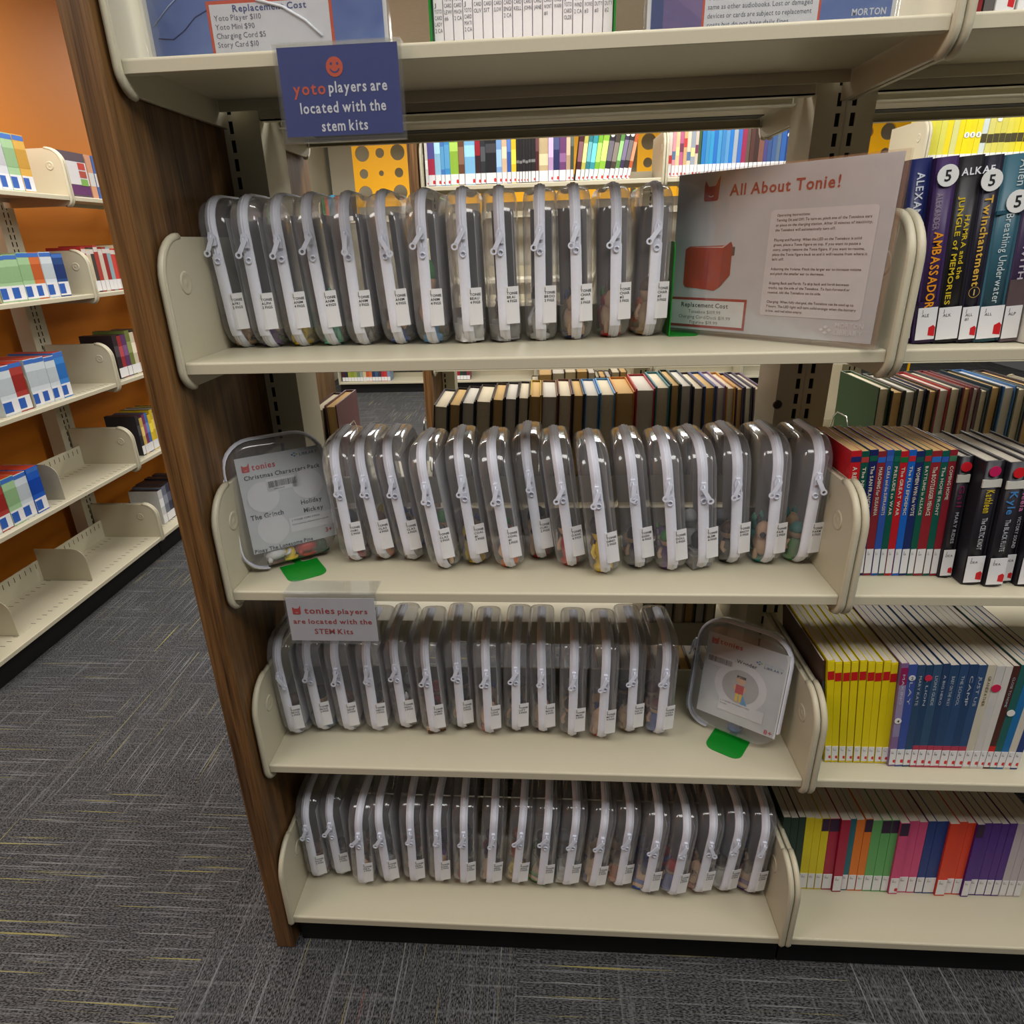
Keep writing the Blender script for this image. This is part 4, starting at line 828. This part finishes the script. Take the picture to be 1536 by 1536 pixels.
# ------------------------------------------------------------------ middle bookcase across the next aisle
BX, BY = .022, 1.90
tag(MB().box(BX-.050, BX-.0135, BY-.02, BY+.66, 0, 1.68, WOOD).build('end_panel', bevel=.003), 'walnut end panel of the bookcase across the next aisle', 'end panel')
for bay in range(3):
    bn = ['left', 'middle', 'right'][bay]
    for i, z in enumerate(Z):
        shelf((BX+bay*BAYW, BY, z), 0, i == 4, 'beige %s in the %s bay of the bookcase across the next aisle' % (LEV[i], bn), 'shelves across the next aisle')
    shelf((BX+bay*BAYW+SHW, BY+.64, Z[3]), R(180), False, 'beige rear shelf in the %s bay of the bookcase across the next aisle' % bn, 'shelves across the next aisle')
    tag(MB().box(BX+bay*BAYW-.004, BX+bay*BAYW+.907, BY+.0, BY+.25, 0, .083, BLACK).build('kick_plate'), 'black kick plate under the %s bay across the next aisle' % bn, 'kick plate', 'kick plates across the next aisle')
for k in range(4):
    x = BX+k*BAYW
    if k == 0: post((x, BY, 0), 0, -.0125, .0445, [-.0005], 1.478, 'slotted post at the walnut panel across the next aisle', 'posts across the next aisle')
    else: post((x-BAYW, BY, 0), 0, .8645, .9485, [.8975, .9185], 1.478, 'double-slotted post, %s from the left across the next aisle' % ORD[k], 'posts across the next aisle')
def frontrow(xs, y, z, h, cols, lean, lb, grp, d=.14, red=True, bands=None, yaw=0, name='paperback_book', labelh=.04, stk=None, top=None, hard=False, labs=None, hv=.010):
    rb = random.Random(len(xs)*7+int(z*100))
    for i in range(len(xs)-1):
        l = lean[0]+(lean[1]-lean[0])*i/max(1, len(xs)-2) if not callable(lean) else lean(i)
        hh = h+rb.uniform(-hv, hv); c = cols[i % len(cols)]
        bd = bands(i) if callable(bands) else ([(rb.uniform(.3, .5), rb.uniform(.6, .9), tuple(min(255, max(0, v+rb.randint(-60, 60))) for v in c))] if bands is None else bands)
        x = xs[i] if lean == (0, 0) or callable(lean) else xs[i]-hh*math.tan(R(l))
        loc = (x, y+rb.uniform(0, .004), z+.0006) if yaw == 0 else (y-rb.uniform(0, .004), x, z+.0006)
        book(loc, yaw, l, xs[i+1]-xs[i]-.0006, d, hh, c, PAGE if rb.random() < .6 else PAGEGREY, .0012, 0, True, bd, None, True, red and rb.random() < .75, stk(i) if stk else None, name, lb(i, c), 'book', grp, True, None, labelh, top)
P1 = [(226, 222, 214), (84, 80, 150), (140, 190, 220), (70, 120, 190), (60, 140, 200), (140, 180, 60), (100, 62, 40), (120, 180, 220), (48, 30, 34), (40, 44, 50), (24, 24, 30), (120, 160, 210), (206, 180, 150), (50, 90, 170), (226, 190, 40), (28, 28, 30), (26, 24, 26), (30, 28, 30), (26, 26, 28), (30, 28, 30), (28, 24, 26), (70, 24, 30), (190, 170, 130), (180, 150, 190), (36, 44, 90), (106, 60, 110), (176, 150, 120), (60, 70, 60)]
x1 = [.0291, .0400, .0667, .0895, .1041, .1252, .1577, .1804, .2209, .2419, .2613, .3016, .3226, .3419, .358, .3764, .3885, .3997, .4109, .4222, .4334, .4494, .4622, .4973, .5165, .5388, .5643, .5800, .5930]
def b1b(i):
    if i == 1: return [(.15, .48, (170, 40, 70))]
    if i in (3, 4): return [(.86, .98, (214, 60, 100)), (.3, .7, (90, 160, 210))]
    if i in range(15, 21): return [(.35, .4, (120, 120, 120))]
    if i == 8: return [(.5, .8, (150, 30, 40))]
    q = (i*37 % 11)/30; return [(.3+q, .45+q+(i*13 % 5)/20, tuple(min(255, v+40) for v in P1[i % len(P1)]))]
frontrow(x1, BY+.03, Z[0], .195, P1, (0, 0), lambda i, c: '%s paperback standing upright across the next aisle, %s from its walnut panel' % (cname(c), ORD[i]), 'upright paperbacks across the next aisle', bands=b1b, hv=.006,
         stk=lambda i: (.9, .006, (206, 30, 50), None, .5) if i in (8, 9) else ((.85, .006, CW, None, .5) if i in (2, 5) else None))
xl = [.5960, .6135, .6290, .6440, .6620, .6790, .7010, .7210, .7390, .7540, .7700, .7870, .8000]
P2 = [(70, 26, 32), (190, 186, 90), (44, 120, 130), (50, 150, 160), (120, 180, 50), (140, 190, 60), (44, 40, 50), (70, 60, 50), (90, 140, 70), (60, 50, 80), (50, 44, 44), (190, 90, 50)]
frontrow([x+.002 for x in xl], BY+.03, Z[0], .185, P2, lambda i: 6+i*.45, lambda i, c: '%s leaning paperback in the slanting run across the next aisle, %s in the slant' % (cname(c), ORD[i]), 'slanting paperbacks across the next aisle', bands=lambda i: [(.35, .7, tuple(min(255, v+70) for v in P2[i]))], hv=.006, stk=lambda i: (.8, .007, CW, None, .5) if i in (6, 9, 10) else None)
x2 = [.9098, .9247, .9372, .9513, .9654, .9779, .992, 1.0076, 1.0193, 1.031]
x2 = [x+.030 for x in x2]+[1.0149+.046, 1.0321+.044, 1.0461+.044, 1.0601+.044, 1.0741+.044, 1.0881+.044, 1.1021+.044, 1.1161+.044, 1.1316+.043, 1.1471+.043, 1.1626+.042, 1.1819+.04, 1.1951+.04, 1.2105+.04, 1.226+.04, 1.2476+.037, 1.2614+.037, 1.2768+.037, 1.2922+.037, 1.3076+.037, 1.3276+.035, 1.346+.034, 1.3644+.034, 1.3828+.034, 1.4027+.032, 1.4242+.03]
P3 = [(226, 210, 200), (216, 150, 160), (226, 196, 150), (190, 100, 140), (206, 170, 120), (226, 206, 180), (150, 160, 170), (206, 190, 176), (64, 90, 60), (40, 110, 80), (40, 120, 190), (60, 140, 190), (50, 150, 200), (40, 110, 190), (70, 150, 200), (60, 130, 190), (90, 150, 200), (40, 120, 200), (160, 170, 180), (60, 110, 190), (150, 44, 80), (96, 80, 70), (80, 50, 44), (60, 40, 36), (120, 80, 70), (70, 66, 120), (54, 80, 130), (60, 90, 140), (90, 110, 130), (44, 90, 160), (30, 60, 120), (120, 140, 50), (150, 40, 40), (40, 110, 150), (50, 40, 80)]
frontrow(x2, BY+.03, Z[0], .188, P3, (0, 0), lambda i, c: '%s slim book in the middle bay across the next aisle, %s from the bracket' % (cname(c), ORD[i]), 'slim books in the middle bay across the next aisle', bands=lambda i: [(.80, .95, (220, 60, 110))] if 9 < i < 30 else [(.25+(i*29 % 9)/30, .4+(i*29 % 9)/30, [(200, 60, 60), (90, 120, 160), (240, 220, 150), (120, 60, 90)][i % 4])] if i < 8 else [(.78, .96, (34, 34, 44))], hv=.004,
         stk=lambda i: (.66, .0075, CW, None, .5) if i > 29 else None)
x3 = [1.8560+.0205*i for i in range(20)]
P4 = [(214, 206, 60), (206, 200, 70), (210, 206, 90), (226, 206, 30), (206, 206, 130), (230, 210, 20), (232, 214, 10), (230, 210, 20), (226, 210, 40), (200, 210, 206), (206, 200, 110), (210, 200, 90), (206, 198, 90), (214, 204, 80), (216, 204, 60), (226, 208, 40), (228, 208, 40), (220, 204, 70), (210, 200, 90), (206, 196, 90)]
frontrow(x3, BY+.03, Z[0], .200, P4, (0, 0), lambda i, c: '%s spined book in the yellow run at upper right, %s from the bracket' % (cname(c), ORD[i]), 'yellow spined books at the upper right', bands=lambda i: [(.86, .98, (110, 180, 206))] if i < 9 else [(.36, .5, (70, 64, 40))], hv=.003,
         stk=lambda i: (.9, .009, (200, 44, 60), None, .5) if i in (4, 9, 14) else ((.5, .009, CW, '5', .5) if i in (6, 7, 8) else ((.72, .008, CW, None, .5) if i in (11, 17) else None)))
# rear shelf of that bookcase: page edges
backrow([.42, .455, .52, .58, .635, .69, .725, .745, .775, .80, .84, .875], Z[3], [.20, .235, .24, .245, .245, .24, .22, .22, .22, .24, .24], [(70, 56, 40), (60, 44, 30), (64, 48, 34)], (0, 0), 'brown blocks of books on the rear shelf across the next aisle', 'on the rear shelf, next aisle', yfront=BY+.39)

# ------------------------------------------------------------------ far bookcase and screens at the back
FY = 5.15
for bay in range(-2, 3):
    x = .02+bay*BAYW+.4
    nm = ['leftmost', 'second', 'third', 'fourth', 'rightmost'][bay+2]
    for i, z in enumerate(Z):
        if i in (0, 2, 3, 4): shelf((x, FY, z), 0, i == 4, 'beige %s of the far back bookcase, %s bay' % (LEV[i], nm), 'far back shelves')
    tag(MB().box(x-.004, x+.907, FY, FY+.25, 0, .083, BLACK).build('kick_plate'), 'black kick plate of the far back bookcase, %s bay' % nm, 'kick plate', 'far back kick plates')
for k in range(6):
    post((.02+(k-2)*BAYW+.4-BAYW, FY, 0), 0, .8645, .9485, [.8975, .9185], 1.478, 'slotted post of the far back bookcase, %s from the left' % ORD[k], 'far back posts')
xs = [-1.395+.0285*i for i in range(17)]
PF = [(70, 30, 44), (40, 40, 60), (150, 160, 60), (140, 150, 60), (150, 160, 80), (110, 130, 110), (150, 160, 150), (206, 190, 150), (190, 90, 60), (200, 110, 60), (40, 60, 90), (60, 90, 130), (60, 60, 70), (176, 50, 60), (190, 60, 60), (120, 140, 170)]
frontrow(xs, FY+.02, Z[4], .22, PF, (0, 0), lambda i, c: '%s book on the far back bottom shelf, %s from left above the carpet' % (cname(c), ORD[i]), 'books on the far back bottom shelf', bands=[], red=False)
xs = [-.44+.031*i for i in range(9)]
frontrow(xs, FY+.02, Z[4], .22, [(40, 110, 170), (50, 130, 180), (226, 226, 220), (60, 40, 40), (150, 40, 50), (40, 60, 50), (50, 50, 50), (120, 50, 60)], (0, 0), lambda i, c: '%s book on the far back bottom shelf right of the walnut panel, %s along' % (cname(c), ORD[i]), 'far back books right of the walnut panel', bands=[], red=False)
xs = [-1.395+.029*i for i in range(10)]
frontrow(xs, FY+.02, Z[0], .205, [(60, 110, 60), (190, 90, 70), (40, 130, 170), (50, 150, 190), (206, 70, 60), (214, 80, 60), (160, 50, 50), (60, 50, 60), (40, 40, 50)], (0, 0), lambda i, c: '%s book just showing over the pouches at the far back, %s from the left' % (cname(c), ORD[i]), 'books on the far back top shelf', bands=[], red=False)
def screen(x0, wdt, label, seed):
    """yellow screen pierced with real round holes, built as a grid of cells"""
    rb = random.Random(seed); h0, h1 = 1.62, 2.40; th = .02; b = MB()
    cell = .155; nx = int(wdt/cell); nz = int((h1-h0)/(cell*.5)); n = 20
    cw = wdt/nx; ch = (h1-h0)/int((h1-h0)/cell); nzc = int(round((h1-h0)/ch))
    for i in range(nx):
        for j in range(nzc):
            big = (i+j) % 2 == 0 and j % 2 == 0
            r_ = .062 if big else (.038 if (i+j) % 2 else .022)
            cx_, cz = x0+(i+.5)*cw, h0+(j+.5)*ch; ring = [(cx_+r_*math.cos(2*math.pi*k/n+math.pi/4), cz+r_*math.sin(2*math.pi*k/n+math.pi/4)) for k in range(n)]
            sq = []
            for k in range(n):
                a = 2*math.pi*k/n+math.pi/4; cc, ss = math.cos(a), math.sin(a); q = 1/max(abs(cc), abs(ss)); sq.append((cx_+cc*q*cw/2, cz+ss*q*ch/2))
            for yy in (0, th):
                b.add([(p[0], yy, p[1]) for p in ring]+[(p[0], yy, p[1]) for p in sq], [(k, (k+1) % n, n+(k+1) % n, n+k) for k in range(n)], YELLOW)
            b.add([(p[0], 0, p[1]) for p in ring]+[(p[0], th, p[1]) for p in ring], [(k, (k+1) % n, n+(k+1) % n, n+k) for k in range(n)], YELLOW)
    b.box(x0-.012, x0, 0, th, 0, h1, YELLOW); b.box(x0+wdt, x0+wdt+.012, 0, th, 0, h1, YELLOW); b.box(x0-.012, x0+wdt+.012, 0, th, h1, h1+.012, YELLOW); b.box(x0, x0+wdt, 0, th, h0-.03, h0, YELLOW)
    tag(b.build('screen_panel', None, (0, 5.46, 0)), label, 'screen', 'yellow perforated screens')
screen(-1.155, 1.085, 'bright yellow screen pierced with round holes, seen above the pouches at left', 1)
screen(-.02, 1.24, 'yellow pierced screen behind the middle of the next bookcase', 2)
screen(1.29, 1.24, 'yellow pierced screen peeping over blue books at the right', 3)
screen(2.60, 1.24, 'yellow pierced screen beyond the bright yellow books', 4)

# ------------------------------------------------------------------ left wall bookcase (faces +x)
LX = -1.25
def lshelf(bay, i):
    y0 = 1.7045-.9043-.005+bay*BAYW-(.0634 if bay == 0 else 0)
    s_ = shelf((LX, y0, Z[i]), R(90), i == 4, 'beige %s of the bookcase on the orange wall, %s bay' % (LEV[i], ['near', 'far'][bay]), 'shelves on the orange wall', True)
    if bay == 0: s_.scale.x = 1.0704
    return s_
for bay in (0, 1):
    for i in range(5): lshelf(bay, i)
    y0 = .7952+bay*BAYW
    tag(MB().box(LX-.25, LX, y0-(.067 if bay == 0 else .004), y0+.906, 0, .083, BLACK).build('kick_plate'), 'black kick plate under the %s bay on the orange wall' % ['near', 'far'][bay], 'kick plate', 'kick plates on the orange wall')
for k, yy in enumerate((.7318, .7952+BAYW, .7952+2*BAYW)):
    post((LX, yy-.0095-.4+.4, 0), R(90), -.045, .045, [-.0105, .0105], 1.478, 'double-slotted post on the orange wall, %s' % ['nearest the camera', 'between its two bays', 'farthest from the camera'][k], 'posts on the orange wall', d0=.27, d1=.33, both=False)
def divider(y, i, label):
    b = MB(); pts = [(.0, .0), (.0, .075)]+arc(.05, .085, .05, 170, 90, 6)+[(.20, .135), (.20, 0)]
    b.prism(pts, -.0008, .0008, BEIGE, 'x'); b.box(-.0008, .07, .0, .2, 0, .0009, BEIGE)
    tag(b.build('shelf_divider', None, (LX-.022, y, Z[i]), (0, 0, R(90))), label, 'divider', 'beige shelf dividers on the orange wall')
divider(1.262, 2, 'beige shelf divider between the blue cases, third shelf on the orange wall')
divider(1.272, 3, 'beige shelf divider right of the blue and green cases on the orange wall')
divider(1.285, 4, 'beige divider on the empty bottom shelf, middle of the near bay')
divider(.898, 4, 'beige divider on the empty bottom shelf at the left photo edge')
divider(1.255, 1, 'beige shelf divider left of the green cases, second shelf on the orange wall')
RT2 = (178, 58, 36)
def lcase(ys, i, cols, grp, lbl, x=LX-.022, h=.155, d=.17, labh=.05, top=RT2, topband=True):
    for k in range(len(ys)-1):
        c = cols[k]; hh = h+random.uniform(-.004, .004)
        r_ = book((x-random.uniform(0, .004), ys[k], Z[i]+.0006), R(90), 0, ys[k+1]-ys[k]-.001, d, hh, c, PAGE, .0015, 0, True, ([(.90, .985, (60, 110, 190))] if topband else [])+[(.42, .75, tuple(max(0, v-24) for v in c))], None, True, False, None, 'audiobook_case', lbl(k, c), 'case', grp, True, None, labh, top)
        if topband:
            wd = ys[k+1]-ys[k]-.001; b = MB(); b.box(.001, wd*.55, -.0014, -.0009, .010, labh-.006, cmat((44, 92, 176))); b.build('blue_label', r_)
WH, PGN, BL, ORG2, RD2 = (206, 216, 222), (160, 196, 150), (30, 90, 190), (206, 110, 60), (170, 60, 56)
L_ = lambda s: (lambda k, c: '%s audiobook case, %s %s' % (cname(c), ORD[k], s))
lcase([1.36, 1.405, 1.452, 1.505, 1.556], 0, [WH, (206, 208, 214), PGN, (214, 166, 70)], 'cases on the top shelf of the orange wall', L_('from left on the top shelf of the orange wall'), h=.175)
lcase([1.262, 1.315, 1.375, 1.430, 1.482, 1.540, 1.597], 1, [PGN, PGN, PGN, ORG2, WH, (30, 70, 130)], 'cases on the second shelf of the orange wall', L_('from left on the second shelf of the orange wall'), h=.148)
lcase([1.13, 1.20, 1.258], 2, [WH, RD2], 'cases left of the divider on the third shelf of the orange wall', L_('of two left of the divider, third shelf of the orange wall'), h=.160)
lcase([1.268, 1.315, 1.365, 1.415, 1.465], 2, [WH, WH, WH, (60, 130, 206)], 'cases right of the divider on the third shelf of the orange wall', L_('of four right of the divider, third shelf of the orange wall'), h=.158)
lcase([.86, .92, .975, 1.025, 1.08, 1.135, 1.19], 3, [WH, WH, RD2, PGN, WH, BL], 'cases on the fourth shelf of the orange wall', L_('from left on the fourth shelf of the orange wall'), h=.158)
B2 = [(170, 50, 50), (206, 190, 160), (60, 60, 60), (170, 60, 54), (206, 196, 180), (150, 40, 44), (140, 170, 180), (206, 70, 60)]
def bay2(ys, i, cols, grp, s, h, x=LX-.03, top=None, red=False):
    frontrow(ys, x, Z[i], h, cols, (0, 0), lambda k, c: '%s book or case, %s from the bracket, %s' % (cname(c), ORD[k], s), grp, yaw=R(90), labelh=.042, red=red, top=top, bands=lambda k: [(.86, .96, (214, 206, 200))] if i == 1 else [(.5, .75, tuple(min(255, v+36) for v in cols[k % len(cols)]))])
bay2([1.722+.026*i for i in range(12)], 1, B2, 'books in the far bay, second shelf of the orange wall', 'far bay, second orange-wall shelf', .165)
bay2([1.775+.031*i for i in range(9)], 2, [(40, 30, 36), (150, 40, 50), (90, 50, 100), (110, 120, 60), (206, 196, 170), (130, 60, 60), (60, 60, 70), (120, 110, 90)], 'cases in the far bay, third shelf of the orange wall', 'far bay, third orange-wall shelf', .175, top=(24, 20, 22))
bay2([1.80+.022*i for i in range(12)], 3, [(44, 42, 46), (206, 176, 90), (120, 50, 90), (70, 110, 170), (220, 190, 50), (210, 180, 40), (206, 206, 200), (190, 200, 210), (120, 60, 60), (60, 90, 140), (200, 180, 60)], 'cases in the far bay, fourth shelf of the orange wall', 'far bay, fourth orange-wall shelf', .168, top=(24, 20, 22))
bay2([1.83+.034*i for i in range(8)], 4, [(200, 200, 200), (110, 116, 130), (60, 60, 76), (50, 50, 60), (40, 40, 50), (90, 90, 100), (60, 60, 70)], 'cases in the far bay, bottom shelf of the orange wall', 'far bay, bottom orange-wall shelf', .17, top=(24, 20, 22))
# clear-fronted boxed sets at the top of the far bay
for k, (y0, y1, c, lb) in enumerate(((1.755, 1.905, (206, 200, 206), 'boxed set with purple foot, far bay top shelf of the orange wall'), (1.912, 1.945, (206, 150, 120), 'slim orange case beside the boxed set on the orange wall top shelf'), (1.950, 1.985, (60, 100, 170), 'blue case beside the slim orange case on the orange wall top shelf'), (1.99, 2.05, (80, 84, 84), 'grey case at the walnut panel edge on the orange wall top shelf'))):
    r_ = book((LX-.05, y0, Z[0]+.0006), R(90), 0, y1-y0, .12, .158, c if k else (84, 70, 84), PAGE, .002, 0, True, [(.30, .80, (214, 212, 216)), (.08, .28, (92, 40, 100))] if k == 0 else [(.3, .6, (206, 206, 206))], None, False, False, None, 'audiobook_case', lb, 'case', 'cases on the far bay top shelf')
    if k == 0:
        b = MB()
        for j, cc in enumerate(((120, 170, 80), (170, 70, 60), (190, 60, 50))): b.box(.10, .14, -.0016, -.0008, .045+j*.028, .068+j*.028, cmat(cc))
        b.text('CD', .02, .11, .008, cmat((150, 150, 160)), lambda u, v: (u, -.0014, v)) if False else None
        b.build('cover_pictures', r_)
print('DUP LABELS', {k: v for k, v in LABELS.items() if len(v) > 1 and not all(bpy.data.objects[n].get('group') for n in v)})
print('DUPGROUP', [k for k, v in LABELS.items() if len(v) > 1][:20], len(bpy.data.objects))
print('LONG', [l for l in LABELS if len(l.split()) > 16 or len(l.split()) < 4])
